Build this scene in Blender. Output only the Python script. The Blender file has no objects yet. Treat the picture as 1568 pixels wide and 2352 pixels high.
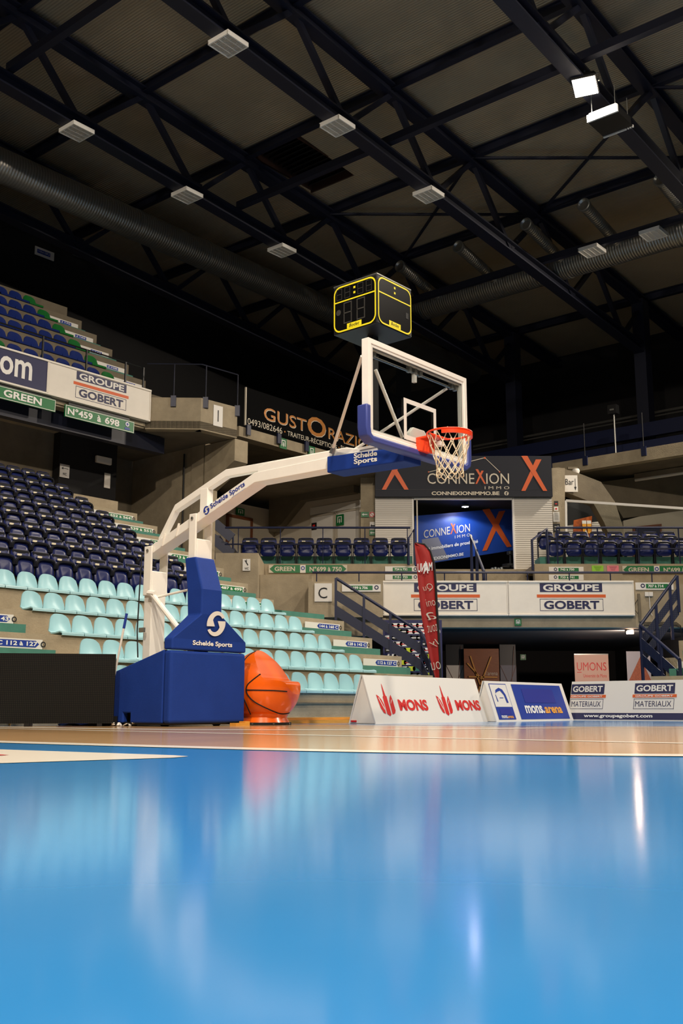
import bpy, bmesh, math, random
from mathutils import Vector, Matrix
random.seed(7)
sc = bpy.context.scene
COL = sc.collection
R = math.radians

# ------------------------------------------------------------------ camera
PITCH, CAMH, FPX = 0.1861318, 0.2146, 2394.7
cd = bpy.data.cameras.new('camera'); cam = bpy.data.objects.new('camera', cd); COL.objects.link(cam)
cd.sensor_fit = 'VERTICAL'; cd.sensor_height = 36; cd.sensor_width = 24
cd.lens = 36 * FPX / 2352; cd.clip_start = .02; cd.clip_end = 300
cam.location = (0, 0, CAMH); cam.rotation_euler = (math.pi / 2 + PITCH, 0, 0)
sc.camera = cam
# ------------------------------------------------------------------ world, exposure
wd = bpy.data.worlds.new('world'); sc.world = wd; wd.use_nodes = True
wd.node_tree.nodes['Background'].inputs[0].default_value = (1, .93, .82, 1)
wd.node_tree.nodes['Background'].inputs[1].default_value = .012
sc.view_settings.view_transform = 'Standard'; sc.view_settings.look = 'None'
sc.view_settings.gamma = 1; sc.view_settings.use_curve_mapping = False
sc.view_settings.exposure = 0
FLOOD_COL = (1, .87, .72)
# floodlights, the seen one first; some unseen ones added to light stands and near floor: (v, w) in hall axes, aim point (v, w), watts, spread
FLOODS = [(19.65, 9.4, 16, 8.2, 800, 130), (-1.5, 4.0, 11, 14, 1250, 140), (3, 14.8, 13, 19, 220, 140), (20, -1.4, 12, 14, 700, 140), (3.6, -1.3, 3, 1.5, 1000, 90), (-1.5, -6.8, 13, 18, 1350, 140), (30, 8, 20, 18, 900, 130)]

# ------------------------------------------------------------------ axes of the hall (turned 50 degrees to the view)
HA = R(50)
VX, VY = math.cos(HA), math.sin(HA)
def HL(v, w, z=0):                  # v runs along the end stand, w away behind the basket
    return Vector((VX * v - VY * w, VY * v + VX * w, z))
def ray(px, py):
    a = (px - 784) / FPX; b = (1176 - py) / FPX
    return Vector((a, math.cos(PITCH) - math.sin(PITCH) * b, math.sin(PITCH) + math.cos(PITCH) * b))
def at(px, py, Y):                  # measured point at a known depth
    d = ray(px, py); t = Y / d.y
    return Vector((d.x * t, Y, CAMH + d.z * t))
def ath(px, py, v=None, w=None):    # measured point on a plane of the hall
    d = ray(px, py)
    t = v / (VX * d.x + VY * d.y) if v is not None else w / (-VY * d.x + VX * d.y)
    return Vector((d.x * t, d.y * t, CAMH + d.z * t))

# ------------------------------------------------------------------ materials
def lin(c):
    return tuple((x / 255 / 12.92) if x / 255 <= .04045 else ((x / 255 + .055) / 1.055) ** 2.4 for x in c)
MATS = {}
def mat(name, rgb, rough=.6, metal=0, var=.0, scale=6, bump=0, bscale=40, spec=.5, emit=0, coat=0, rgb2=None, stretch=None):
    if name in MATS: return MATS[name]
    m = bpy.data.materials.new(name); m.use_nodes = True; MATS[name] = m
    nt = m.node_tree; b = nt.nodes['Principled BSDF']
    c = lin(rgb)
    b.inputs['Base Color'].default_value = (*c, 1)
    b.inputs['Roughness'].default_value = rough; b.inputs['Metallic'].default_value = metal
    b.inputs['Specular IOR Level'].default_value = spec
    if coat: b.inputs['Coat Weight'].default_value = coat; b.inputs['Coat Roughness'].default_value = .08
    if emit:
        b.inputs['Emission Color'].default_value = (*c, 1); b.inputs['Emission Strength'].default_value = emit
    if var or bump:
        tc = nt.nodes.new('ShaderNodeTexCoord'); mp = nt.nodes.new('ShaderNodeMapping')
        nt.links.new(tc.outputs['Object'], mp.inputs[0])
        if stretch: mp.inputs['Scale'].default_value = stretch
    if var:
        n = nt.nodes.new('ShaderNodeTexNoise'); n.inputs['Scale'].default_value = scale; n.inputs['Detail'].default_value = 6
        n.inputs['Roughness'].default_value = .65
        nt.links.new(mp.outputs[0], n.inputs['Vector'])
        r = nt.nodes.new('ShaderNodeValToRGB'); r.color_ramp.elements[0].position = .3; r.color_ramp.elements[1].position = .72
        c2 = lin(rgb2) if rgb2 else tuple(x * (1 - var) for x in c)
        r.color_ramp.elements[0].color = (*c2, 1); r.color_ramp.elements[1].color = (*(min(1, x * (1 + var * .4)) for x in c), 1)
        nt.links.new(n.outputs['Fac'], r.inputs[0]); nt.links.new(r.outputs[0], b.inputs['Base Color'])
    if bump:
        n2 = nt.nodes.new('ShaderNodeTexNoise'); n2.inputs['Scale'].default_value = bscale; n2.inputs['Detail'].default_value = 4
        nt.links.new(mp.outputs[0], n2.inputs['Vector'])
        bp = nt.nodes.new('ShaderNodeBump'); bp.inputs['Strength'].default_value = bump; bp.inputs['Distance'].default_value = .02
        nt.links.new(n2.outputs['Fac'], bp.inputs['Height']); nt.links.new(bp.outputs[0], b.inputs['Normal'])
    return m
def wave_mat(name, rgb, axis, scale, depth, rough=.6, metal=0, dark=.75, var=0):
    m = mat(name, rgb, rough, metal)
    nt = m.node_tree; b = nt.nodes['Principled BSDF']
    tc = nt.nodes.new('ShaderNodeTexCoord'); wv = nt.nodes.new('ShaderNodeTexWave')
    wv.bands_direction = axis; wv.inputs['Scale'].default_value = scale
    nt.links.new(tc.outputs['Object'], wv.inputs['Vector'])
    r = nt.nodes.new('ShaderNodeValToRGB'); c = lin(rgb)
    r.color_ramp.elements[0].color = (*(x * dark for x in c), 1); r.color_ramp.elements[1].color = (*c, 1)
    nt.links.new(wv.outputs['Fac'], r.inputs[0])
    last = r.outputs[0]
    if var:
        n = nt.nodes.new('ShaderNodeTexNoise'); n.inputs['Scale'].default_value = .8; n.inputs['Detail'].default_value = 5
        nt.links.new(tc.outputs['Object'], n.inputs['Vector'])
        mx = nt.nodes.new('ShaderNodeMix'); mx.data_type = 'RGBA'; mx.blend_type = 'MULTIPLY'; mx.inputs[0].default_value = var
        nt.links.new(last, mx.inputs[6]); nt.links.new(n.outputs['Fac'], mx.inputs[7]); last = mx.outputs[2]
    nt.links.new(last, b.inputs['Base Color'])
    bp = nt.nodes.new('ShaderNodeBump'); bp.inputs['Strength'].default_value = depth; bp.inputs['Distance'].default_value = .03
    nt.links.new(wv.outputs['Fac'], bp.inputs['Height']); nt.links.new(bp.outputs[0], b.inputs['Normal'])
    return m
def glass_mat(name, tint=(.97, .98, .98)):
    m = bpy.data.materials.new(name); m.use_nodes = True; MATS[name] = m
    nt = m.node_tree; nt.nodes.clear()
    o = nt.nodes.new('ShaderNodeOutputMaterial'); t = nt.nodes.new('ShaderNodeBsdfTransparent'); g = nt.nodes.new('ShaderNodeBsdfGlossy')
    t.inputs[0].default_value = (*tint, 1); g.inputs['Roughness'].default_value = .02
    lw = nt.nodes.new('ShaderNodeLayerWeight'); lw.inputs[0].default_value = .5
    pw = nt.nodes.new('ShaderNodeMath'); pw.operation = 'POWER'; pw.inputs[1].default_value = 4; nt.links.new(lw.outputs['Facing'], pw.inputs[0])
    f = nt.nodes.new('ShaderNodeMath'); f.operation = 'MULTIPLY_ADD'; f.inputs[1].default_value = .7; f.inputs[2].default_value = .035; nt.links.new(pw.outputs[0], f.inputs[0])
    mx = nt.nodes.new('ShaderNodeMixShader')
    nt.links.new(f.outputs[0], mx.inputs[0]); nt.links.new(t.outputs[0], mx.inputs[1]); nt.links.new(g.outputs[0], mx.inputs[2])
    nt.links.new(mx.outputs[0], o.inputs[0]); return m

M = dict(
    white=mat('white_paint', (242, 238, 228), .38, var=.04, scale=5),
    signw=mat('sign_white', (226, 222, 214), .5),
    offw=mat('sign_cream', (234, 227, 214), .55, var=.05, scale=3),
    pad=mat('blue_vinyl', (28, 58, 138), .65, spec=.14, var=.1, scale=3, bump=.12, bscale=140),
    padlt=mat('blue_pad_edge', (58, 70, 140), .45),
    orange=mat('ring_orange', (238, 66, 22), .35),
    net=mat('net_cord', (226, 212, 184), .8),
    steel=mat('zinc_steel', (150, 150, 145), .35, .8),
    black=mat('black_plastic', (14, 14, 15), .45),
    rubber=mat('black_rubber', (18, 18, 18), .8),
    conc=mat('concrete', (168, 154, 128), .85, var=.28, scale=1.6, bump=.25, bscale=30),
    concd=mat('concrete_dark_shaded', (120, 110, 92), .9, var=.3, scale=1.2, bump=.2, bscale=25),  # shade on rakers, soffits and upper tier put into this darker concrete; also fittings
    cyan=mat('cyan_plastic', (160, 206, 214), .3, spec=.5),
    navy=mat('navy_plastic', (11, 25, 82), .32, spec=.28),
    navyd=mat('navy_dark_plastic', (10, 12, 22), .5, spec=.25),
    ublue=mat('royal_blue_plastic', (13, 36, 104), .5, spec=.25),
    ugreen=mat('green_plastic', (18, 104, 42), .5, spec=.25),
    tag=mat('number_tag', (232, 222, 190), .5),
    rail=mat('navy_steel', (22, 30, 62), .4),
    beam=mat('black_navy_steel', (20, 24, 42), .5),
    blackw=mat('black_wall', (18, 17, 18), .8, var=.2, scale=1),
    teal=mat('teal_paint', (64, 126, 112), .7, var=.15, scale=4),
    sgreen=mat('sign_green', (12, 112, 56), .45),
    sblue=mat('sign_blue', (30, 58, 150), .45),
    navyprint=mat('print_navy', (34, 36, 78), .5),
    oprint=mat('print_orange', (214, 92, 34), .5),
    red=mat('print_red', (206, 28, 26), .5),
    txtw=mat('print_white', (236, 234, 228), .5),
    txtk=mat('print_black', (22, 22, 26), .6),
    txtgold=mat('print_gold', (176, 112, 40), .4, .2),
    txtcream=mat('print_cream', (206, 196, 176), .5),
    anth=mat('anthracite_board', (36, 38, 46), .6, spec=.25),
    ballo=mat('ball_orange', (250, 106, 18), .25, var=.12, scale=2, coat=.3),
    yellow=mat('yellow_print', (244, 226, 40), .4),
    plank=mat('yellow_wood', (226, 158, 62), .5, var=.2, scale=4, stretch=(1, 8, 8)),
    wood=mat('oak_panel', (150, 86, 44), .5, var=.25, scale=5, stretch=(1, 1, 6)),
    wall=mat('white_wall', (196, 186, 168), .8, var=.08, scale=1.5),
    brown=mat('brown_frame', (118, 66, 36), .5),
    blkprint=mat('led_black', (16, 16, 17), .35),
    gold=mat('lemon_print', (200, 214, 40), .5),
)
M['amber'] = mat('print_amber', (236, 164, 60), .5)
M['glass'] = glass_mat('clear_glass', (.93, .95, .95))
M['duct'] = wave_mat('spiral_duct', (150, 147, 140), 'X', 3.6, .3, .36, .75, .76)
M['deck'] = wave_mat('ceiling_deck', (186, 168, 138), 'X', 4.2, .4, .8, 0, .68, .35)
M['shutter'] = wave_mat('white_shutter', (206, 200, 190), 'Z', 5, .3, .6, 0, .86)
M['bluefloor'] = mat('blue_sport_floor', (46, 126, 190), .12, var=.05, scale=.7, spec=.5)
M['woodfloor'] = mat('maple_floor', (192, 154, 108), .12, var=.16, scale=2.2, stretch=(.4, 6, 1))
M['linew'] = mat('court_line_white', (226, 218, 204), .16)
M['linered'] = mat('court_red', (206, 40, 44), .16)

# ------------------------------------------------------------------ mesh builder
class MB:
    def __init__(s): s.v = []; s.f = []
    def poly(s, pts):
        n = len(s.v); s.v += [Vector(p) for p in pts]; s.f.append(tuple(range(n, n + len(pts)))); return s
    def box(s, x0, x1, y0, y1, z0, z1, mx=None):
        n = len(s.v)
        P = [Vector((x, y, z)) for z in (z0, z1) for x, y in ((x0, y0), (x1, y0), (x1, y1), (x0, y1))]
        if mx is not None: P = [mx @ p for p in P]
        s.v += P
        s.f += [tuple(n + i for i in q) for q in ((3, 2, 1, 0), (4, 5, 6, 7), (0, 1, 5, 4), (1, 2, 6, 5), (2, 3, 7, 6), (3, 0, 4, 7))]
        return s
    def prism(s, pts, ext):
        n = len(s.v); k = len(pts); ext = Vector(ext)
        pts = [Vector(p) for p in pts]
        nrm = Vector((0, 0, 0))
        for i in range(k): nrm += (pts[i]).cross(pts[(i + 1) % k])
        if nrm.dot(ext) > 0: pts = pts[::-1]
        s.v += pts + [p + ext for p in pts]
        s.f.append(tuple(range(n, n + k))); s.f.append(tuple(range(n + 2 * k - 1, n + k - 1, -1)))
        for i in range(k):
            j = (i + 1) % k; s.f.append((n + j, n + i, n + k + i, n + k + j))
        return s
    def bar(s, a, b, w, h, up=(0, 0, 1)):      # rectangular bar between two points
        a = Vector(a); b = Vector(b); d = (b - a).normalized(); up = Vector(up)
        side = d.cross(up)
        if side.length < 1e-4: side = d.cross(Vector((1, 0, 0)))
        side.normalize(); u = side.cross(d).normalized()
        q = [a + side * (w / 2 * i) + u * (h / 2 * j) for i, j in ((-1, -1), (1, -1), (1, 1), (-1, 1))]
        return s.prism(q, b - a)
    def tube(s, pts, r, n=8, closed=False):
        pts = [Vector(p) for p in pts]; k = len(pts); rs = r if isinstance(r, (list, tuple)) else [r] * k
        base = len(s.v); prev = None
        for i, p in enumerate(pts):
            if closed: d = pts[(i + 1) % k] - pts[i - 1]
            else: d = pts[min(i + 1, k - 1)] - pts[max(i - 1, 0)]
            d.normalize()
            if prev is None:
                sd = d.cross(Vector((0, 0, 1)))
                if sd.length < .05: sd = d.cross(Vector((1, 0, 0)))
            else: sd = prev - d * prev.dot(d)
            sd.normalize(); prev = sd; u = sd.cross(d)
            for j in range(n):
                a = 2 * math.pi * j / n
                s.v.append(p + (sd * math.cos(a) + u * math.sin(a)) * rs[i])
        m = k if closed else k - 1
        for i in range(m):
            for j in range(n):
                a = base + i * n + j; b = base + i * n + (j + 1) % n
                c = base + ((i + 1) % k) * n + (j + 1) % n; d2 = base + ((i + 1) % k) * n + j
                s.f.append((a, d2, c, b))
        if not closed:
            s.f.append(tuple(base + j for j in range(n)))
            s.f.append(tuple(base + (k - 1) * n + j for j in reversed(range(n))))
        return s
    def loops(s, loops, cap=True, closed=True):        # bridge equal loops of points
        base = len(s.v); n = len(loops[0])
        for L in loops: s.v += [Vector(p) for p in L]
        for i in range(len(loops) - 1):
            for j in range(n if closed else n - 1):
                a = base + i * n + j; b = base + i * n + (j + 1) % n
                s.f.append((a, b, b + n, a + n))
        if cap:
            s.f.append(tuple(base + j for j in reversed(range(n))))
            s.f.append(tuple(base + (len(loops) - 1) * n + j for j in range(n)))
        return s
    def lathe(s, prof, n=24, c=(0, 0, 0)):
        c = Vector(c)
        return s.loops([[c + Vector((r * math.cos(2 * math.pi * j / n), r * math.sin(2 * math.pi * j / n), z)) for j in range(n)] for r, z in prof])
    def mesh(s, name):
        me = bpy.data.meshes.new(name); me.from_pydata([tuple(p) for p in s.v], [], s.f); me.validate(); me.update(); return me
    def build(s, name, m, parent=None, world=False, smooth=False, bevel=0, seg=2):
        if world and parent is not None:
            inv = parent.matrix_basis.inverted(); s.v = [inv @ p for p in s.v]
        me = s.mesh(name)
        bm = bmesh.new(); bm.from_mesh(me); bmesh.ops.recalc_face_normals(bm, faces=bm.faces); bm.to_mesh(me); bm.free()
        me.materials.append(M[m] if isinstance(m, str) else m)
        o = bpy.data.objects.new(name, me); COL.objects.link(o)
        if parent is not None: o.parent = parent
        if smooth:
            for p in me.polygons: p.use_smooth = True
            try: me.set_sharp_from_angle(angle=R(38))
            except Exception: pass
        if bevel:
            b = o.modifiers.new('bevel', 'BEVEL'); b.width = bevel; b.segments = seg; b.limit_method = 'ANGLE'; b.angle_limit = R(30)
        return o
def tagit(o, label=None, cat=None, group=None, kind=None):
    if label: o['label'] = label
    if cat: o['category'] = cat
    if group: o['group'] = group
    if kind: o['kind'] = kind
    return o
def thing(name, label, cat, loc=(0, 0, 0), rz=0, group=None, kind=None):
    o = bpy.data.objects.new(name, None); COL.objects.link(o); o.empty_display_size = .1
    o.location = loc; o.rotation_euler = (0, 0, rz)
    o.matrix_basis = Matrix.Translation(Vector(loc)) @ Matrix.Rotation(rz, 4, 'Z')
    return tagit(o, label, cat, group, kind)
def dup(root, loc, rz, label, group=None):
    r = root.copy(); COL.objects.link(r); r.location = loc; r.rotation_euler = (0, 0, rz)
    r['label'] = label
    if group: r['group'] = group
    for ch in list(root.children):
        c = ch.copy(); COL.objects.link(c); c.parent = r
        for g in list(ch.children):
            d = g.copy(); COL.objects.link(d); d.parent = c
    return r
class FR:                            # a flat frame that prints lie on: a across, b up, n outwards
    def __init__(s, o, x=(1, 0, 0), z=(0, 0, 1)):
        s.o = Vector(o); s.x = Vector(x).normalized(); s.z = Vector(z).normalized(); s.n = s.x.cross(s.z)
    def p(s, a, b, off=0): return s.o + s.x * a + s.z * b + s.n * off
    def sub(s, a, b): return FR(s.p(a, b), s.x, s.z)
TXT = {}
def textverts(body, bold, shear):
    k = (body, bold, shear)
    if k not in TXT:
        cu = bpy.data.curves.new('t', 'FONT'); cu.body = body; cu.resolution_u = 3; cu.offset = bold; cu.shear = shear
        cu.dimensions = '2D'; cu.fill_mode = 'FRONT'
        ob = bpy.data.objects.new('t', cu); COL.objects.link(ob)
        me = bpy.data.meshes.new_from_object(ob.evaluated_get(bpy.context.evaluated_depsgraph_get()))
        vs = [v.co.copy() for v in me.vertices]; fs = [tuple(p.vertices) for p in me.polygons]
        bpy.data.objects.remove(ob); bpy.data.curves.remove(cu); bpy.data.meshes.remove(me)
        TXT[k] = (vs, fs)
    return TXT[k]
HOSTS = ('plate', 'sheet', 'panel', 'board', 'front_panel')
def host(par):                      # prints are sub-parts of the panel they lie on
    for c in par.children:
        if c.name.split('.')[0] in HOSTS: return c
    return par
def text(parent, fr, body, a0, a1, b0, b1, m, off=.006, bold=.02, shear=0, name='lettering', mirror=False, warp=None):
    vs, fs = textverts(body, bold, shear)
    x0 = min(v.x for v in vs); x1 = max(v.x for v in vs); y0 = min(v.y for v in vs); y1 = max(v.y for v in vs)
    mb = MB()
    for v in vs:
        u = (v.x - x0) / (x1 - x0); t = (v.y - y0) / (y1 - y0)
        if mirror: u = 1 - u
        a = a0 + (a1 - a0) * u; b = b0 + (b1 - b0) * t
        if warp: a, b = warp(a, b)
        mb.v.append(fr.p(a, b, off))
    mb.f = [tuple(reversed(f)) for f in fs] if mirror else list(fs)
    me = mb.mesh(name); me.materials.append(M[m] if isinstance(m, str) else m)
    o = bpy.data.objects.new(name, me); COL.objects.link(o); o.parent = host(parent)
    return o
def decal(parent, fr, polys, m, off=.004, name='print'):
    mb = MB()
    for P in polys: mb.poly([fr.p(a, b, off) for a, b in P])
    me = mb.mesh(name); me.materials.append(M[m] if isinstance(m, str) else m)
    o = bpy.data.objects.new(name, me); COL.objects.link(o); o.parent = host(parent)
    return o
def rect(a0, a1, b0, b1): return [(a0, b0), (a1, b0), (a1, b1), (a0, b1)]
def frame_polys(a0, a1, b0, b1, t):
    return [rect(a0, a1, b0, b0 + t), rect(a0, a1, b1 - t, b1), rect(a0, a0 + t, b0 + t, b1 - t), rect(a1 - t, a1, b0 + t, b1 - t)]
def ring_polys(outer, inner):
    n = len(outer); return [[outer[i], outer[(i + 1) % n], inner[(i + 1) % n], inner[i]] for i in range(n)]
def rrect(a0, a1, b0, b1, r, n=5):
    out = []
    for cx, cy, s in ((a1 - r, b0 + r, -90), (a1 - r, b1 - r, 0), (a0 + r, b1 - r, 90), (a0 + r, b0 + r, 180)):
        for i in range(n + 1):
            a = R(s + 90 * i / n); out.append((cx + r * math.cos(a), cy + r * math.sin(a)))
    return out
def circ(cx, cy, r, n=20): return [(cx + r * math.cos(2 * math.pi * i / n), cy + r * math.sin(2 * math.pi * i / n)) for i in range(n)]
ORD = ['first', 'second', 'third', 'fourth', 'fifth', 'sixth', 'seventh', 'eighth', 'ninth', 'tenth', 'eleventh', 'twelfth', 'thirteenth',
       'fourteenth', 'fifteenth', 'sixteenth', 'seventeenth', 'eighteenth']

# ================================================================== THE HALL SHELL
def hall_empty(name, label=None, cat=None, kind=None):
    return thing(name, label, cat, (0, 0, 0), HA, kind=kind)
fl = tagit(MB().box(-9, 39, -12, 30, -.3, 0).build('floor', 'bluefloor'), kind='structure', label='blue painted sports floor with glossy varnish')
fl.rotation_euler = (0, 0, HA)
def band(pts, wd):
    L = [Vector((p[0], p[1], 0)) for p in pts]; lo = []; hi = []
    for i, p in enumerate(L):
        d = (L[min(i + 1, len(L) - 1)] - L[max(i - 1, 0)]).normalized(); n = Vector((-d.y, d.x, 0))
        lo.append(p - n * wd / 2); hi.append(p + n * wd / 2)
    return lo, hi
def smooth_path(P, n=6):
    out = []
    for i in range(len(P) - 1):
        p0 = P[max(i - 1, 0)]; p1 = P[i]; p2 = P[i + 1]; p3 = P[min(i + 2, len(P) - 1)]
        for k in range(n):
            t = k / n
            out.append(tuple(.5 * ((2 * b) + (-a + c) * t + (2 * a - 5 * b + 4 * c - d) * t * t + (-a + 3 * b - 3 * c + d) * t ** 3) for a, b, c, d in zip(p0, p1, p2, p3)))
    out.append(P[-1]); return out
near = smooth_path([(3.86, 11.5), (3.86, 8), (3.87, 6.13), (4.0, 4.66), (4.17, 3.49), (4.46, 2.68), (4.79, 1.96), (5.8, .7), (7.2, -.3), (8.85, -.7)])
far = smooth_path([(8.85, -.7), (11, 0), (12.3, 1.8), (12.55, 3.6), (12.3, 5.2), (10.9, 6.5), (10.7, 8.5), (10.6, 11.5)])
MB().poly([(a, b, .0015) for a, b in near + far[1:]]).build('wood_area', 'woodfloor', fl)
def floor_line(pts, wd, m='linew', z=.003, name='court_line'):
    lo, hi = band(pts, wd); mb = MB()
    for i in range(len(lo) - 1): mb.poly([(p.x, p.y, z) for p in (lo[i], lo[i + 1], hi[i + 1], hi[i])])
    return mb.build(name, m, fl)
floor_line(near, .24)
floor_line(smooth_path([(6.9, 11.5), (7.2, 8.4), (8.2, 6.95), (9.6, 6.1), (10.8, 5.6)]), .34)
floor_line([(6.42, 11.5), (6.42, .2)], .16)
floor_line([(11.35, 11.5), (11.35, .2)], .16)
inv = Matrix.Rotation(-HA, 4, 'Z')
def floor_patch(P, m, z, name):
    MB().poly([inv @ Vector((x, y, z)) for x, y in P]).build(name, m, fl)
floor_patch([(-3.6, 6.85), (-1.801, 5.639), (-.772, 4.943), (-.69, 4.83), (-.735, 4.706), (-1.348, 4.229), (-2.6, 3.3), (-4.2, 4.9)], 'linew', .002, 'floor_print')
floor_patch([(-3.4, 5.9), (-1.75, 5.1), (-1.53, 4.93), (-1.58, 4.82), (-2.9, 3.9), (-3.9, 4.9)], 'linered', .004, 'floor_print')

ROOF_S = .072
def roof_z(v): return 16.55 - ROOF_S * (v - 17.5)
wl = [('wall_end', (-9, 39, 29.6, 30, 0, 18.5), 'blackw'), ('wall_far', (38.7, 39.1, -12, 30, 0, 18.5), 'blackw')]
for nm, b, m in wl:
    o = MB().box(*b).build(nm, m); o.rotation_euler = (0, 0, HA); tagit(o, kind='structure', label='black painted hall wall above the stands')
# ceiling: deck panels between the trusses and purlins
ceil = thing('ceiling', None, None, (0, 0, 0), HA, kind='structure'); ceil['label'] = 'ribbed grey roof deck of the hall'
TRW = [25.7, 20.3, 14.9, 9.5, 4.1, -1.3]
PUR = [-3.1 + 3.82 * i for i in range(12)]
edges_w = [30] + TRW + [-6.7]
def panel(v0, v1, w0, w1):
    return MB().prism([(v0, w0, roof_z(v0)), (v1, w0, roof_z(v1)), (v1, w1, roof_z(v1)), (v0, w1, roof_z(v0))], (0, 0, .12)).build('deck_panel', 'deck', ceil)
for i in range(len(PUR) - 1):
    v0, v1 = PUR[i], min(PUR[i + 1], 39)
    for j in range(len(edges_w) - 1):
        w1, w0 = edges_w[j], edges_w[j + 1]
        if i == 6 and j == 2:                      # the bay with the smoke hatch
            panel(v0, v1, w0, 18.55); panel(v0 + 2.9, v1, 18.55, w1)
            vh = v0 + 2.9
            hb = thing('roof_hatch', 'dark louvred smoke hatch in the roof deck', 'hatch', HL(v0 + 1.5, 19.4, roof_z(v0)), HA)
            oz = roof_z(v0)
            MB().box(-1.5, 1.4, -.85, .87, .55, .6).build('back_plate', 'black', hb)
            fr_ = MB()
            fr_.box(-1.5, 1.4, -.88, -.82, -.12, .6).box(-1.5, 1.4, .84, .9, -.12, .6).box(1.36, 1.42, -.88, .9, -.2, .6).box(-1.52, -1.46, -.88, .9, -.02, .6)
            fr_.build('hatch_frame', mat('hatch_brown', (58, 34, 24), .6), hb)
            for k in range(14):
                x = -1.38 + k * .2
                MB().bar((x, -.84, .1 - x * ROOF_S), (x, .86, .1 - x * ROOF_S), .03, .16, (.5, 0, 1)).build('louvre', 'black', hb)
        else: panel(v0, v1, w0, w1)
# trusses
def truss(w, label):
    t = thing('roof_truss', label, 'truss', HL(0, w, 0), HA, 'roof trusses')
    zt = lambda v: roof_z(v) - .38
    zb = lambda v: roof_z(v) - 2.28
    va, vb = -6.7, 34.8
    def chord(z, a, b, h):
        mb = MB(); mb.bar((a, 0, z(a) + h / 2), (b, 0, z(b) + h / 2), .36, .05).bar((a, 0, z(a) - h / 2), (b, 0, z(b) - h / 2), .36, .05).bar((a, 0, z(a)), (b, 0, z(b)), .05, h)
        return mb
    chord(zt, va, 38.6, .3).build('top_chord', 'beam', t)
    chord(zb, va, vb, .3).build('bottom_chord', 'beam', t)
    tops = [p for p in PUR if va < p < 36]; bots = [p + 1.91 for p in PUR if va < p + 1.91 < 34]
    for p in tops:
        for q in bots:
            if abs(abs(p - q) - 1.91) < .1:
                MB().bar((p, 0, zt(p)), (q, 0, zb(q)), .14, .14).build('diagonal', 'beam', t)
    for q in bots: MB().box(q - .22, q + .22, -.012, .012, zb(q), zb(q) + .35).build('gusset', 'beam', t)
    MB().box(34.55, 35.05, -.22, .22, 0, zt(34.8)).build('column', 'beam', t)
    return t
TL = {25.7: 'black roof truss above the upper left tier', 20.3: 'black roof truss carrying the left row of lights', 14.9: 'black roof truss carrying the middle row of lights',
      9.5: 'black roof truss carrying the lit floodlight', 4.1: 'black roof truss cutting the top right corner', -1.3: 'black roof truss nearest the right edge'}
for w in TRW: truss(w, TL[w])
for i, p in enumerate(PUR[2:11]):
    o = thing('purlin', 'black roof purlin under the deck, %s from the ridge' % ORD[i], 'purlin', HL(p, 12, roof_z(p) - .16), HA, 'roof purlins')
    mb = MB(); mb.box(-.09, .09, -18.5, 17.4, .11, .14).box(-.09, .09, -18.5, 17.4, -.14, -.11).box(-.02, .02, -18.5, 17.4, -.11, .11)
    mb.build('beam', 'beam', o)
for i, (p, wa, wb) in enumerate([(12.0, 20.3, -6), (19.55, 20.3, -6)]):
    o = thing('tie_beam', ['black tie beam across the trusses at the upper left', 'black tie beam crossing the middle of the roof below the deck'][i], 'beam', HL(p, 10, roof_z(p) - 1.9), HA)
    MB().box(-.09, .09, wb - 10, wa - 10, -.1, .1).build('beam', 'beam', o)
for i, w in enumerate([20.3, 14.9, 9.5]):
    o = thing('cross_brace', 'thin black diagonal roof bracing, bay ' + ['by the left duct', 'behind the clock', 'beyond the projector'][i], 'bracing', HL(23.6, w, 15.7), HA)
    w2 = -5.4; za = roof_z(23.6) - .3 - 15.7; zb_ = roof_z(27.5) - .3 - 15.7
    MB().bar((0, 0, za), (3.85, w2, zb_), .07, .07).build('brace', 'beam', o)
    MB().bar((3.85, 0, zb_), (0, w2, za), .07, .07).build('brace', 'beam', o)

# ceiling lights
lp = None
def make_light(label, v, w, z):
    global lp
    if lp: return dup(lp, HL(v, w, z), HA, label, 'louvred ceiling lights')
    t = thing('ceiling_light', label, 'light', HL(v, w, z), HA, 'louvred ceiling lights'); lp = t
    h = MB(); s = .31
    h.box(-s, s, -s, s, .09, .11).box(-s, -s + .025, -s, s, 0, .09).box(s - .025, s, -s, s, 0, .09).box(-s, s, -s, -s + .025, 0, .09).box(-s, s, s - .025, s, 0, .09)
    h.build('housing', 'white', t)
    g = MB()
    for k in range(1, 4):
        x = -s + 2 * s * k / 4; g.box(-.285, .285, x - .008, x + .008, .005, .07)
    g.build('reflector', 'offw', t)
    l = MB()
    for k in range(1, 16): x = -s + 2 * s * k / 16; l.box(x - .004, x + .004, -.285, .285, .01, .045)
    l.build('louvre', 'offw', t)
    for k in range(4):
        y = -s + 2 * s * (k + .5) / 4
        MB().tube([(-.27, y, .07), (.27, y, .07)], .013, 6).build('tube', 'signw', t)
    return t
for w, nm in ((20.3, 'left'), (14.9, 'middle')):
    for i, v in enumerate((13.95, 17.6, 21.4)):
        make_light('white louvred light under the %s truss, %s from the top edge' % (nm, ORD[i]), v, w, roof_z(v) - 2.28 - .26)
make_light('white louvred light under the right duct, left of the pair', 27.2, 13.04, 13.62)
make_light('white louvred light under the right duct, right of the pair', 27.3, 11.16, 13.62)
o = thing('light_rail', 'black rail carrying the pair of far lights', 'rail', HL(27.25, 14, 13.86), HA)
MB().box(-.08, .08, -14, 6, -.1, .1).build('beam', 'beam', o)

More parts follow.
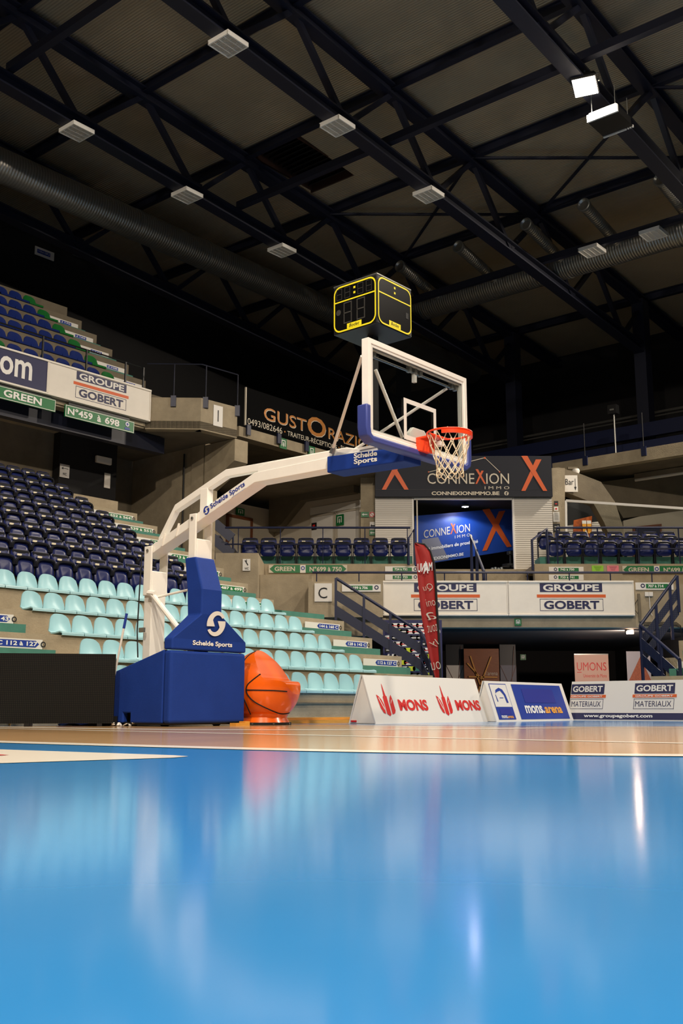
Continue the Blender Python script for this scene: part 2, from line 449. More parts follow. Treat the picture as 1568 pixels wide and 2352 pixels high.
# ducts
def duct(name, label, p0, p1, r, seams):
    p0 = Vector(p0); p1 = Vector(p1); d = p1 - p0; L = d.length
    t = thing(name, label, 'duct', p0, math.atan2(d.y, d.x))
    MB().tube([(x, 0, 0) for x in [L * i / 8 for i in range(9)]], r, 28).build('pipe', 'duct', t, smooth=True)
    for x in seams: MB().tube([(x - .06, 0, 0), (x + .06, 0, 0)], r + .02, 28).build('coupling', 'duct', t, smooth=True)
    return t
duct('air_duct', 'large round spiral duct along the left end wall', HL(6, 23.6, 14.55), HL(37, 23.6, 13.75), .46, [6.6, 12.4, 15.2, 21])
duct('air_duct', 'large round spiral duct along the far side at right', HL(28.5, 21.3, 14.1), HL(28.5, -4, 13.3), .44, [3, 6.8, 10.4, 14])
for i, w in enumerate([10.35, 12.66, 14.57, 17.0, 19.3]):
    z = 14.56
    t = thing('air_nozzle', 'short steel air nozzle on the right duct, %s from the right' % ORD[i], 'nozzle', HL(26, w, z), HA, 'nozzles on the right duct')
    MB().tube([(.02, 0, 0), (1.2, 0, -.2), (2.3, 0, -.42)], .17, 16).build('pipe', 'duct', t, smooth=True)
    n = MB(); n.loops([[(x, r * math.cos(2 * math.pi * j / 20), r * math.sin(2 * math.pi * j / 20)) for j in range(20)] for x, r in ((.1, .19), (-.02, .2), (-.03, .17), (.02, .12), (.35, .1))], cap=False)
    n.build('collar', 'steel', t, smooth=True)
    MB().tube([(.3, 0, 0), (.34, 0, 0)], .12, 16).build('throat', 'black', t)

# floodlights
def floodlight(v, w, av, aw, watt, spread, label, z=None):
    z = z if z is not None else roof_z(v) - 2.28 - .26
    loc = HL(v, w, z); aim = HL(av, aw, 0); d = (aim - loc).normalized()
    t = thing('floodlight', label, 'floodlight', loc, 0, 'hall floodlights')
    q = d.to_track_quat('-Z', 'Y').to_matrix().to_4x4()
    h = MB(); s = .27
    h.loops([[q @ Vector((x * k, y * k, zz)) for x, y in ((-s, -s), (s, -s), (s, s), (-s, s))] for k, zz in ((1, -.02), (1.04, .03), (.85, .16), (.45, .24))])
    h.build('housing', 'black', t)
    MB().prism([q @ Vector((x, y, -.021)) for x, y in ((-.25, -.25), (.25, -.25), (.25, .25), (-.25, .25))], q.to_3x3() @ Vector((0, 0, -.006))).build('lens', M['lamp'], t)
    MB().tube([q @ Vector((-.3, 0, .08)), q @ Vector((-.3, 0, .32)) , q @ Vector((.3, 0, .32)), q @ Vector((.3, 0, .08))], .018, 6).build('bracket', 'steel', t)
    MB().tube([q @ Vector((0, 0, .32)), (0, 0, .42)], .03, 6).build('hanger', 'beam', t)
    ld = bpy.data.lights.new('flood_light', 'AREA'); ld.shape = 'SQUARE'; ld.size = .5; ld.energy = watt; ld.color = FLOOD_COL; ld.spread = R(spread)
    lo = bpy.data.objects.new('flood_light', ld); COL.objects.link(lo); lo.parent = t
    lo.matrix_basis = Matrix.Translation(d * .04) @ q
M['lamp'] = mat('floodlight_lens', (255, 246, 230), .4, emit=9)
FN = ['lit square floodlight under the truss at the upper right', 'lit floodlight over the near sideline behind the camera', 'added unseen floodlight above the left stand, left of the view',
      'lit floodlight beyond the right edge of the view', 'added unseen floodlight high above the camera', 'lit floodlight far behind the camera', 'added unseen floodlight above the far right stand']
for i, q in enumerate(FLOODS): floodlight(*q, FN[i])
# projector under the truss
t = thing('projector', 'white and black ceiling projector below the lit floodlight', 'projector', HL(20.42, 9.2, 13.2), HA)
MB().box(-.4, .4, -.36, .36, .0, .03).build('base_plate', 'black', t)
MB().box(-.43, -.38, -.38, .36, -.02, .16).build('front_panel', 'signw', t, bevel=.008)
MB().box(-.38, .38, -.33, .33, .03, .22).build('body', 'black', t)
MB().box(.38, .42, -.2, .36, -.03, .03).build('rear_edge', 'signw', t)
for k in range(3): MB().box(.38, .42, -.37 + k * .055, -.34 + k * .055, -.03, .03).build('rear_foot', 'signw', t)
for x in (-.32, .32):
    for y in (-.28, .28): MB().tube([(x, y, .1), (x, y, .7)], .009, 5).build('hanger', 'steel', t)

# ================================================================== LEFT END STAND
st = thing('terrace', 'stepped concrete terrace of the left stand', 'terrace', (0, 0, 0), HA, kind='structure')
def step_w(j): return 11.03 + .8 * j
def step_z(j): return .05 + .417 * j
for j in range(1, 14):
    vb = 18.0 if j <= 5 else 16.55
    MB().box(1.5, vb, step_w(j), step_w(j) + .82 if j < 13 else 25, max(0, step_z(j) - .55) if j > 1 else 0, step_z(j)).build('terrace_step', 'conc', st)
MB().box(1.5, 18, 11.8, 25, 0, .05).build('terrace_base', 'conc', st)
MB().box(11, 18, 11.79, 11.82, .30, .315).build('joint_strip', 'concd', st)
# stair half-steps, teal paint and seat-number plates
def aisle(v0, v1, js, plate, who):
    for j in js:
        MB().box(v0, v1, step_w(j) - .3, step_w(j) - .002, step_z(j - 1), step_z(j - 1) + .17).build('half_step', 'teal', st)
def hall_plate(v0, v1, j, body, m, label, arrow=-1, zoff=.19, wofs=-.02, h=.14):
    t = thing('number_plate', label, 'sign', HL((v0 + v1) / 2, step_w(j) + wofs, step_z(j - 1) + zoff), HA, 'seat number plates')
    L = (v1 - v0) / 2
    MB().box(-L, L, -.012, .0, 0, h).build('plate', 'signw', t)
    f = FR((0, -.012, 0))
    a0, a1 = -.18 * L / .55, .5 * L / .55
    if arrow < 0: P = [(a0 + .06, h * .15), (a1, h * .15), (a1, h * .85), (a0 + .06, h * .85), (a0, h * .5)]
    else: P = [(a0, h * .15), (a1 - .06, h * .15), (a1, h * .5), (a1 - .06, h * .85), (a0, h * .85)]
    decal(t, f, [P], m, .003)
    text(t, f, body, a0 + .08, a1 - .03, h * .28, h * .74, 'txtw', .005, .03)
    decal(t, f, ring_polys(circ(a1 + .07, h * .5, .045, 14), circ(a1 + .07, h * .5, .025, 14)), 'txtk', .003)
aisle(16.3, 17.9, range(2, 7), 1, 1)
aisle(7.8, 9.12, range(2, 6), 1, 1)
for j, s, lb in ((3, '112 à 127 C', 'lowest of three blue ones by the right stair of the left stand'), (4, '128 à 143 C', 'middle of three blue ones by the right stair of the left stand'), (5, '144 à 160 C', 'highest of three blue ones by the right stair of the left stand')):
    hall_plate(16.66, 17.82, j, s, 'sblue', 'seat number plate, ' + lb)
for j, s, lb in ((3, 'C 112 à 127', 'white plate with blue arrow right above the black screen'), (4, 'C 128 à 143', 'white seat number plate at the left edge, above the other one')):
    hall_plate(7.8, 9.07, j, s, 'sblue', lb, 1)
for j in range(6, 13):
    MB().box(14.7, 16.5, step_w(j) - .3, step_w(j) - .002, step_z(j - 1), step_z(j - 1) + .17).build('half_step', 'teal', st)
    hall_plate(15.2, 16.4, j, ['474 à 486', '487 à 499', '500 à 512', '513 à 525', '526 à 538', '539 à 551', '552 à 564'][j - 6], 'sgreen', 'white plate with green arrow beside the navy seats, %s step up' % ORD[j - 6])
# seats
def seat_shell(wd=.405, hb=.315, dp=.40):
    prof = [(.0, -.045), (-.012, -.02), (-.006, .005), (.05, .012), (.16, -.002), (.27, -.005), (.335, .03), (.365, .1), (.385, .18), (.40, .26), (.408, hb)]
    N = 8; loops = []
    for i, (y, z) in enumerate(prof):
        t = max(0, (z - .03) / (hb - .03)) if i > 5 else 0
        hw = wd / 2 * (1 - .2 * t ** 2)
        row = []
        for j in range(N + 1):
            s = -1 + 2 * j / N
            yy = y - (.05 * s * s * min(1, t * 3) if i > 5 else 0)
            zz = z - (.07 * abs(s) ** 3.2 * t if i > 5 else 0) + (.012 * s * s if 2 < i < 7 else 0)
            row.append((s * hw, yy, zz))
        loops.append(row)
    mb = MB(); mb.loops(loops, cap=False, closed=False)
    n = len(mb.v); F = list(mb.f)
    back = []
    for i, (y, z) in enumerate(prof):
        for j in range(N + 1):
            p = mb.v[i * (N + 1) + j]
            off = Vector((0, .0, -.02)) if i < 6 else Vector((0, .02, -.004))
            if i == 0: off = Vector((0, .02, 0))
            back.append(p + off)
    mb.v += back
    mb.f += [tuple(n + k for k in reversed(f)) for f in F]
    W = N + 1; rows = len(prof)
    for i in range(rows - 1):
        for a in (0, N): mb.f.append((i * W + a, (i + 1) * W + a, n + (i + 1) * W + a, n + i * W + a))
    for j in range(N):
        for i in (0, rows - 1): mb.f.append((i * W + j, i * W + j + 1, n + i * W + j + 1, n + i * W + j))
    return mb
proto = {}
def bucket(m, name, label, v, w, z, group):
    if m not in proto:
        o = seat_shell().build(name, m, smooth=True); proto[m] = o
    else:
        o = proto[m].copy(); COL.objects.link(o)
    o.location = HL(v, w, z); o.rotation_euler = (0, 0, HA)
    tagit(o, label, 'seat', group); return o
for k in range(5):
    a = -3 if k == 4 else 0
    for i in range(a, 16):
        n = 15 - i
        bucket('cyan', 'plastic_seat', 'pale turquoise bucket seat, %s from the right end, %s row from the floor' % (ORD[n] if n < 18 else 'last', ORD[k]), 9.6 + .417 * i, step_w(k + 1) - .03, step_z(k + 1) + .045, 'turquoise bucket seats of the left stand')
# flip-up seats
def flip_seat(label, loc, rz, group):
    if 'flip' in proto: return dup(proto['flip'], loc, rz, label, group)
    t = thing('folding_seat', label, 'seat', loc, rz, group); proto['flip'] = t
    def plate(outline, y0, y1, bulge, m, name):
        mb = MB(); c = [sum(p[0] for p in outline) / len(outline), sum(p[1] for p in outline) / len(outline)]
        sh = lambda k, y: [(c[0] + (x - c[0]) * k, y + .12 * (z - .4), c[1] + (z - c[1]) * k) for x, z in outline]
        mb.loops([sh(1, y1), sh(1, y0), sh(.8, y0 - bulge), sh(.45, y0 - bulge * 1.35)])
        return mb.build(name, m, t, smooth=True)
    plate(rrect(-.188, .188, .43, .80, .09, 4), .10, .125, .015, 'navy', 'backrest')
    MB().box(-.17, .17, .13, .16, .70, .79).build('back_rim', 'navyd', t, bevel=.015)
    plate(rrect(-.178, .178, .26, .62, .1, 4), -.02, .03, .03, 'navy', 'seat_pan')
    r_ = MB(); r_.tube([(-.18, -.02, .5), (-.178, -.03, .57), (-.15, -.035, .615), (-.08, -.04, .635), (.08, -.04, .635), (.15, -.035, .615), (.178, -.03, .57), (.18, -.02, .5)], .03, 8)
    r_.build('pan_rim', 'navyd', t, smooth=True)
    MB().box(-.095, -.01, .08, .1, .675, .71).build('number_tag', 'tag', t)
    for s_ in (-1, 1): MB().box(s_ * .2 - .01, s_ * .2 + .01, .0, .12, 0, .6).build('leg', 'navyd', t)
    MB().box(-.2, .2, .05, .09, .36, .40).build('cross_bar', 'navyd', t)
    return t
for k in range(5, 13):
    w = step_w(k) + .62
    for i in range(14):
        v = 14.25 - .41 * i
        x = VX * v - VY * w; y = VY * v + VX * w
        if x / y < -.352: break
        flip_seat('navy folding seat of the left stand, %s from the stair, %s navy row up' % (ORD[i], ORD[k - 5]), HL(v, w, step_z(k)), HA, 'navy folding seats of the left stand')
# walls behind the navy seats
o = thing('wall_left', None, None, (0, 0, 0), HA, kind='structure'); o['label'] = 'dim concrete wall under the upper tier'
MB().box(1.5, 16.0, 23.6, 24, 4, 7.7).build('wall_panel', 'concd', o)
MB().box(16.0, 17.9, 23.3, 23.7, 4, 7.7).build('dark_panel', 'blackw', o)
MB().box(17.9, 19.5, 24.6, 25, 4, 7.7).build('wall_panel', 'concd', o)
o2 = thing('wall_side', None, None, (0, 0, 0), HA, kind='structure'); o2['label'] = 'concrete pier wall beside the navy seats'
MB().box(19.5, 19.9, 21.9, 25, 0, 7.6).build('wall_panel', 'conc', o2)
MB().box(19.45, 19.95, 21.35, 21.9, 0, 7.6).build('pillar', 'conc', o2)
MB().prism([(19.45, 21.4, 6.25), (19.45, 20.15, 6.9), (19.45, 20.15, 7.52), (19.45, 21.4, 7.52)], (.5, 0, 0)).build('corbel', 'conc', o2)
MB().tube([(19.43, 22.2, 3), (19.43, 22.2, 7.4)], .025, 6).build('pipe', 'black', o2)
sg = thing('direction_sign', 'small white arrow sign on the black panel behind the navy seats', 'sign', ath(147, 1097, w=23.28), HA)
MB().box(-.15, .15, -.015, 0, 0, .36).build('plate', 'signw', sg)
decal(sg, FR((0, -.015, 0)), [rect(-.06, .11, .24, .255), [(-.11, .247), (-.05, .21), (-.05, .285)]], 'txtk')
text(sg, FR((0, -.015, 0)), 'WC', -.06, .06, .06, .13, 'txtk')

t = thing('wall_notice', 'small white notice on the dark panel right of the arrow sign', 'sign', ath(245, 1121, w=23.28), HA)
MB().box(-.1, .1, -.015, 0, 0, .42).build('plate', 'offw', t)
t = thing('emergency_light', 'white emergency light box on the dark panel', 'light', ath(235, 1066, w=23.28), HA)
MB().box(-.26, .26, -.09, 0, 0, .2).build('housing', 'offw', t, bevel=.02); MB().box(-.22, .22, -.1, -.09, .03, .12).build('diffuser', 'signw', t)

# ------------------------------------------------------------------ upper left tier
ut = thing('terrace', 'dark stepped terrace of the upper left tier', 'terrace', (0, 0, 0), HA, kind='structure')
def uw(n): return 21.92 + .8 * n
def uz(n): return 8.78 + .65 * n
for n in range(7):
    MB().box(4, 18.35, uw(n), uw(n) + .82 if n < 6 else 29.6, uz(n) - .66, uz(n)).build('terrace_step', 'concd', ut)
MB().box(4, 17.24, 21.35, 29.6, 7.55, 8.12).build('floor_slab', 'conc', ut)
MB().box(4, 17.24, 21.3, 21.5, 7.6, 8.5).build('parapet', 'conc', ut)
for n in range(6):
    for i in range(14):
        v = 16.7 - .48 * i; w = uw(n)
        x = VX * v - VY * w; y = VY * v + VX * w
        if x / (y * .98 + 1.6) < -.335: break
        green = i == 0 or (n == 0 and i == 7)
        bucket('ugreen' if green else 'ublue', 'plastic_seat', '%s bucket seat of the upper left tier, %s from the stair, %s row up' % ('green' if green else 'dark blue', ORD[i], ORD[n]), v, w - .03, uz(n) + .045, 'bucket seats of the upper left tier').scale = (1.16, 1.12, 1.2)
    t = thing('number_plate', 'white seat number plate at the end of the upper tier, %s row up' % ORD[n], 'sign', HL(17.65, uw(n) - .02, uz(n) - .32), HA, 'seat number plates')
    MB().box(-.55, .55, -.012, 0, 0, .15).build('plate', 'signw', t)
    f = FR((0, -.012, 0)); decal(t, f, [rect(-.1, .3, .03, .12)], 'sblue', .003); text(t, f, ['J 96', 'J 112', 'J 128', 'J 144', 'J 160', 'J 176'][n], -.06, .26, .05, .1, 'txtw', .005)
    MB().box(17, 18.3, uw(n) - .28, uw(n), uz(n) - .65, uz(n) - .4).build('half_step', 'teal', ut)
# banner cassettes and signs along the balcony
def gobert(t, f, L, H):             # the framed two-line mark, H high panel of length L
    c = L / 2
    decal(t, f, [rect(c - .78, c + .78, H * .70, H * .985)], 'navyprint')
    text(t, f, 'GROUPE', c - .70, c + .70, H * .73, H * .95, 'signw', .008, .03)
    decal(t, f, [rect(c - .86, c + .86, H * .52, H * .62)], 'oprint')
    decal(t, f, frame_polys(c - .79, c + .79, H * .09, H * .48, .012), 'navyprint')
    text(t, f, 'GOBERT', c - .69, c + .69, H * .15, H * .42, 'navyprint', .008, .03)
def cassette(name, label, loc, rz, L, H, m):
    t = thing(name, label, 'banner', loc, rz)
    MB().box(0, L, -.02, .1, 0, H).build('sheet', m, t)
    e = MB(); e.box(-.03, L + .03, -.05, .12, H, H + .05).box(-.03, L + .03, -.04, .12, -.05, 0).box(-.03, 0, -.04, .12, 0, H).box(L, L + .03, -.04, .12, 0, H)
    e.build('frame', 'offw', t, bevel=.008)
    return t
t = cassette('banner', 'white banner with navy block letters and orange bar on the upper left balcony', HL(14.1, 21.16, 7.76), HA, 3.14, .77, 'offw')
gobert(t, FR((0, -.02, 0)), 3.14, .77)
t = cassette('banner', 'dark violet banner with white letters cut by the left edge', HL(10.9, 21.16, 7.76), HA, 3.14, .77, 'navyprint')
text(t, FR((0, -.02, 0)), 'com', 1.55, 2.72, .17, .62, 'txtw', .006, .02)
t = thing('hanging_sign', 'green 459 à 698 sign hanging below the white balcony banner', 'sign', HL(14.65, 21.2, 7.3), HA)
MB().box(0, 2.15, 0, .04, 0, .31).build('panel', 'sgreen', t)
f = FR((0, 0, 0)); decal(t, f, frame_polys(.01, 2.14, .01, .3, .015), 'signw')
text(t, f, 'N°459', .07, .82, .07, .25, 'txtw', .006, .03); text(t, f, 'à', .96, 1.08, .07, .24, 'txtw', .006, .03); text(t, f, '698', 1.2, 1.66, .07, .25, 'txtw', .006, .03)
decal(t, f, [circ(1.92, .2, .07)], 'sblue', .006); decal(t, f, ring_polys(circ(1.92, .2, .06), circ(1.92, .2, .035)), 'txtw', .008); decal(t, f, [rect(1.84, 2.0, .05, .11)], 'sblue', .006)
MB().box(.1, 2.0, .01, .03, .31, .395).build('hanger', 'black', t)
t = thing('hanging_sign', 'green GREEN sign hanging under the violet banner', 'sign', HL(12.55, 21.2, 7.34), HA)
MB().box(0, 1.82, 0, .04, 0, .31).build('panel', 'sgreen', t)
f = FR((0, 0, 0)); decal(t, f, frame_polys(.01, 1.81, .01, .3, .015), 'signw')
text(t, f, 'GREEN', .38, 1.42, .07, .25, 'txtw', .006, .03)
MB().box(.1, 1.7, .01, .03, .31, .36).build('hanger', 'black', t)
t = thing('guard_rail', 'thin black guard rail above the upper left banners', 'railing', HL(12, 21.4, 8.5), HA)
for x in (-.9, .65, 2.05, 3.35, 4.6, 5.2): MB().box(x - .02, x + .02, -.02, .02, 0, .75).build('post', 'black', t)
MB().tube([(-2.5, 0, .75), (5.22, 0, .75)], .02, 6).build('handrail', 'black', t)
# stepped concrete parapet with the letter I
P0 = HL(17.24, 21.3); P0.z = 0
P1 = at(462, 912, 26.95); P2 = at(545, 935, 27.85)
pr = thing('parapet', 'bent concrete parapet carrying the letter I', 'parapet', (P1.x, P1.y, 7.53))
def wall_poly(mb, pts, z0, z1, th):
    for a, b in zip(pts, pts[1:]):
        d = (b - a).normalized(); n = Vector((-d.y, d.x, 0)) * th
        mb.prism([(a.x, a.y, z0), (b.x, b.y, z0), (b.x + n.x, b.y + n.y, z0), (a.x + n.x, a.y + n.y, z0)], (0, 0, z1 - z0))
    return mb
fl2 = [Vector((p.x, p.y, 0)) for p in (P0, P1, P2)]
wall_poly(MB(), fl2[:2], 7.53, 8.41, .25).build('wall_panel', 'conc', pr, world=True)
wall_poly(MB(), fl2[1:], 7.53, 8.41, .25).build('wall_panel', 'conc', pr, world=True)
back = Vector((-VY, VX, 0)) * 6
MB().prism([(p.x, p.y, 7.56) for p in fl2] + [(p.x, p.y, 7.56) for p in (fl2[2] + back, fl2[0] + back)], (0, 0, .2)).build('soffit', 'concd', pr, world=True)
dv = (fl2[2] - fl2[1]).normalized(); inv_p = pr.matrix_basis.inverted()
fI = FR(inv_p @ Vector((fl2[1].x, fl2[1].y, 7.53)), dv)
decal(pr, fI, [rect(.42, .74, .2, .78)], 'signw', .012); text(pr, fI, 'I', .565, .595, .33, .65, 'txtk', .02)
for q in (fl2[0].lerp(fl2[1], .5), fl2[1].lerp(fl2[2], .12), fl2[2]):
    MB().box(q.x - .07, q.x + .07, q.y - .06, q.y + .06, 8.15, 8.45).build('bracket', 'rail', pr, world=True)
    MB().tube([(q.x, q.y, 8.4), (q.x, q.y, 9.35)], .018, 6).build('post', 'beam', pr, world=True)
MB().tube([tuple(fl2[0] + Vector((0, 0, 9.35))), tuple(fl2[1] + Vector((0, 0, 9.35))), tuple(fl2[2] + Vector((0, 0, 9.35)))], .018, 6).build('handrail', 'beam', pr, world=True)
t = thing('support_beam', 'black steel beam under the banner balcony', 'beam', HL(11, 21.75, 7.3), HA)
MB().box(-6, 7.2, -.12, .12, -.22, .22).build('beam', 'beam', t)
# caterer's board on the far part of the balcony
sl = thing('balcony', 'concrete balcony edge under the black caterer board', 'balcony', HL(21.4, 22, 8.3), HA, kind='structure')
MB().box(0, 15, 0, .4, 0, .32).build('edge_beam', 'conc', sl)
MB().box(-1.5, 17, .4, 7.5, .02, .2).build('slab', 'concd', sl)
t = thing('advert_board', 'black caterer board with large gold lettering', 'sign', HL(21.62, 21.95, 8.68), HA)
MB().box(0, 7.4, 0, .03, 0, 1.2).build('panel', mat('matt_black_sheet', (9, 9, 10), .85, spec=.1), t); MB().box(-.02, .02, -.01, .04, 0, 1.2).build('edge_strip', 'txtcream', t)
f = FR((0, 0, 0))
for off, m, dx in ((.006, 'txtcream', .02), (.01, 'txtgold', 0)):
    text(t, f, 'GUST', .78 + dx, 2.75 + dx, .36 - dx, .76 - dx, m, off, .0)
    text(t, f, 'O', 2.8 + dx, 3.72 + dx, .3 - dx, .95 - dx, m, off, .02)
    text(t, f, 'RAZIO', 3.85 + dx, 5.95 + dx, .36 - dx, .74 - dx, m, off, .0)
for wd_, a0, a1 in (('0493/082646', .08, 1.62), ('TRAITEUR-RÉCEPTIONS', 1.86, 4.3), ('RUE', 4.5, 4.9), ('DE', 5.05, 5.3), ('MONS', 5.45, 6.2)): text(t, f, wd_, a0, a1, .05, .25, 'txtcream', .006, .0)
decal(t, f, [circ(1.74, .15, .03, 8), circ(4.4, .15, .03, 8)], 'txtgold', .006, 'dot')
for i, x in enumerate((.1, 1.45, 2.75)): MB().box(x - .08, x + .08, -.06, 0, -.3, .02).build('bracket', 'rail', t)
def exit_sign(label, loc, rz, w=.32, h=.34):
    t = thing('exit_sign', label, 'sign', loc, rz)
    MB().box(-w / 2, w / 2, -.03, 0, 0, h).build('panel', 'sgreen', t)
    f = FR((0, -.03, 0))
    decal(t, f, [rect(-w * .3, -w * .2, h * .25, h * .8), rect(w * .2, w * .3, h * .25, h * .8), rect(-w * .3, w * .3, h * .75, h * .83), [(-w * .12, h * .42), (w * .12, h * .42), (0, h * .15)], rect(-.02, .02, h * .4, h * .62)], 'txtw')
    return t
exit_sign('green exit sign below the caterer board, left one', HL(23.3, 21.97, 8.26), HA, .3, .34)
exit_sign('green exit sign below the caterer board, right one', HL(24.65, 21.97, 8.26), HA, .3, .34)
t = thing('exit_sign', 'small white sign high on the black end wall', 'sign', ath(101, 592, w=29.5), HA)
MB().box(-.38, .38, -.03, 0, 0, .3).build('panel', 'signw', t); decal(t, FR((0, -.03, 0)), [rect(-.3, .22, .08, .22)], 'sblue')
text(t, FR((0, -.03, 0)), '112 à 127 J', -.26, .18, .11, .19, 'txtw', .006)
t = thing('spot_lamp', 'small camera box on the black wall below the left duct', 'lamp', ath(178, 590, w=29.45), HA)
MB().box(-.22, .22, -.35, 0, 0, .14).build('body', 'steel', t); MB().tube([(0, -.1, .1), (0, .1, .3)], .03, 6).build('bracket', 'black', t)

# ================================================================== CORNER STAND (facing the camera)
def X(px, Y, py=1300): return at(px, py, Y).x
def Zp(py, Y, px=784): return at(px, py, Y).z
def wbox(name, m, parent, x0, x1, y0, y1, z0, z1, **k):
    return MB().box(x0, x1, y0, y1, z0, z1).build(name, m, parent, world=True, **k)
cs = thing('corner_stand', 'concrete corner block carrying the two white banners', 'stand', (4, 26, 0), kind='structure')
wbox('front_beam', 'conc', cs, 1.0, 12.5, 26.1, 26.5, 2.2, 3.28)
wbox('tread', 'conc', cs, -2.1, 12.5, 26.5, 28.0, 2.3, 2.62)
wbox('upper_wall', 'conc', cs, -2.2, 1.96, 28.0, 28.25, 2.62, 4.06)
wbox('upper_wall', 'conc', cs, X(1227, 28), 12.5, 28.0, 28.25, 2.62, 4.06)
wbox('rear_wall', 'conc', cs, 1.9, X(1227, 28) + .1, 29.4, 29.6, 2.62, 4.1)
wbox('tread', 'conc', cs, -4.2, 1.96, 28.25, 36, 3.9, 4.06)
wbox('tread', 'conc', cs, X(1227, 28), 12.5, 28.25, 36, 3.9, 4.06)
wbox('tread', 'conc', cs, 1.9, 5.3, 29.5, 36, 3.9, 4.1)
wbox('back_riser', 'teal', cs, X(553, 28), 1.96, 28.62, 28.7, 4.06, 4.36)
wbox('back_riser', 'teal', cs, X(1250, 28), 12.5, 28.62, 29.4, 4.06, 4.34)
wbox('side_wall', 'conc', cs, -2.25, -.75, 26.4, 28.0, 0, 3.56)
wbox('letter_block', 'conc', cs, -.82, 1.02, 25.7, 26.6, 2.42, 3.3)
wbox('lower_wall', 'conc', cs, -.9, 1.1, 25.95, 26.5, 1.98, 2.42)
wbox('pier', 'conc', cs, X(497, 26.2), X(594, 26.2), 26.0, 28.2, 0, 4.06)
# passage below
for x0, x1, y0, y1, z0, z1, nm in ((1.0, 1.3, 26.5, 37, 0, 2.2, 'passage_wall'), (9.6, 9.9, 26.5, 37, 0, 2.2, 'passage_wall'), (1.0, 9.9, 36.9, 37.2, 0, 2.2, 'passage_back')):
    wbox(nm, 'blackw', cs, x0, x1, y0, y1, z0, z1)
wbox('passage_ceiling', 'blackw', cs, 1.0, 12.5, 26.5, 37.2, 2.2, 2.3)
wbox('dark_void', 'black', cs, -.9, 1.0, 26.6, 26.7, 0, 2.2)  # black sheet stands in for the shade inside the opening
def wsign(name, label, x0, x1, z0, z1, Y, m='signw', cat='sign', th=.02, group=None):
    t = thing(name, label, cat, ((x0 + x1) / 2, Y, z0), group=group)
    w = (x1 - x0) / 2; MB().box(-w, w, -th, 0, 0, z1 - z0).build('plate', m, t)
    return t, FR((0, -th, 0)), w, z1 - z0
def psign(name, label, px0, px1, py0, py1, Y, **k):
    a = at(px0, py1, Y); b = at(px1, py0, Y); return wsign(name, label, a.x, b.x, a.z, b.z, Y, **k)
t, f, w, h = psign('letter_sign', 'white square sign with black letter C', 722, 762, 1340, 1382, 25.69)
text(t, f, 'C', -.12, .1, .08, .35, 'txtk', .006, .0)
for nm, px in (('left', 880), ('right', 1168.5)):
    a = at(px + 2, 1410, 26.02); b = at(px + 282, 1339, 26.02)
    t = cassette('banner', 'white banner with navy block letters on the corner stand, %s of the two' % nm, (a.x, 26.0, a.z), 0, b.x - a.x, b.z - a.z, 'offw')
    gobert(t, FR((0, -.02, 0)), b.x - a.x, b.z - a.z)
def greenplate(label, px0, px1, py0, py1, Y, body, side):
    t, f, w, h = psign('number_plate', label, px0, px1, py0, py1, Y, group='seat number plates')
    if side > 0: a0, a1, c = -.55 * w, .58 * w, .78 * w
    else: a0, a1, c = -.45 * w, .72 * w, -.62 * w
    decal(t, f, [rect(a0, a1, h * .2, h * .8)], 'sgreen', .004); text(t, f, body, a0 + .05, a1 - .12, h * .32, h * .7, 'txtw', .007, .03)
    decal(t, f, ring_polys(circ(c, h * .55, h * .3, 14), circ(c, h * .55, h * .16, 14)), 'navyprint', .004)
greenplate('white plate 724 à 732 under the left navy seats', 884, 962, 1301, 1315, 27.99, '724 à 732', 1)
greenplate('white plate 715 à 723 just above the left white corner banner', 884, 962, 1319.5, 1333, 27.99, '715 à 723', 1)
greenplate('white plate 699 à 706 beside the letter C', 785, 874, 1342, 1359, 25.69, '699 à 706', 1)
greenplate('white plate 742 à 750 under the right navy seats', 1260, 1339, 1302, 1315, 27.99, '742 à 750', -1)
greenplate('white plate 733 à 741 below plate 742', 1260, 1339, 1320, 1333, 27.99, '733 à 741', -1)
greenplate('white plate 707 à 714 right of the white corner banners', 1459, 1545, 1338, 1355, 26.09, '707 à 714', -1)
def greenarrow(label, px0, px1, py0, py1, Y):
    a = at(px0, py1, Y); b = at(px1, py0, Y)
    t, f, w, h = wsign('direction_sign', label, a.x, b.x, a.z, b.z, Y, m='txtcream')
    L = 2 * w
    decal(t, f, [[(-w + .02, h / 2), (-w + .14, .0), (-w + .40 * L, 0), (-w + .40 * L, h), (-w + .14, h)]], 'sgreen', .004)
    decal(t, f, [[(-w + .47 * L, 0), (w - .14, 0), (w - .02, h / 2), (w - .14, h), (-w + .47 * L, h)]], 'sgreen', .004)
    text(t, f, 'GREEN', -w + .075 * L, -w + .335 * L, h * .22, h * .8, 'txtcream', .008, .03)
    text(t, f, 'N°699 à 750', -w + .52 * L, -w + .93 * L, h * .16, h * .8, 'txtcream', .008, .03)
    decal(t, f, [rect(-w + .40 * L, -w + .47 * L, 0, h)], 'signw', .005)
    decal(t, f, ring_polys(circ(-w + .435 * L, h * .6, .055, 16), circ(-w + .435 * L, h * .6, .03, 16)), 'sblue', .008)
greenarrow('green double arrow sign below the left navy seats', 617, 797, 1298, 1316, 27.98)
greenarrow('green double arrow sign below the right navy seats', 1429, 1609, 1300, 1318, 27.98)
for nm, px0, px1, m, rgb in (('lime green', 1359, 1385, 'note_lime', (150, 205, 60)), ('pink', 1394, 1420, 'note_pink', (232, 130, 140))):
    mat(m, rgb, .7); t, f, w, h = psign('paper_notice', nm + ' paper notice on the concrete below the right seats', px0, px1, 1299, 1313.5, 27.985, m=MATS[m], th=.006)
    for k in range(4): decal(t, f, [rect(-w * .7 + .02 * k, w * .7 - .02 * k, h * (.78 - .18 * k), h * (.82 - .18 * k))], 'txtk', .003)
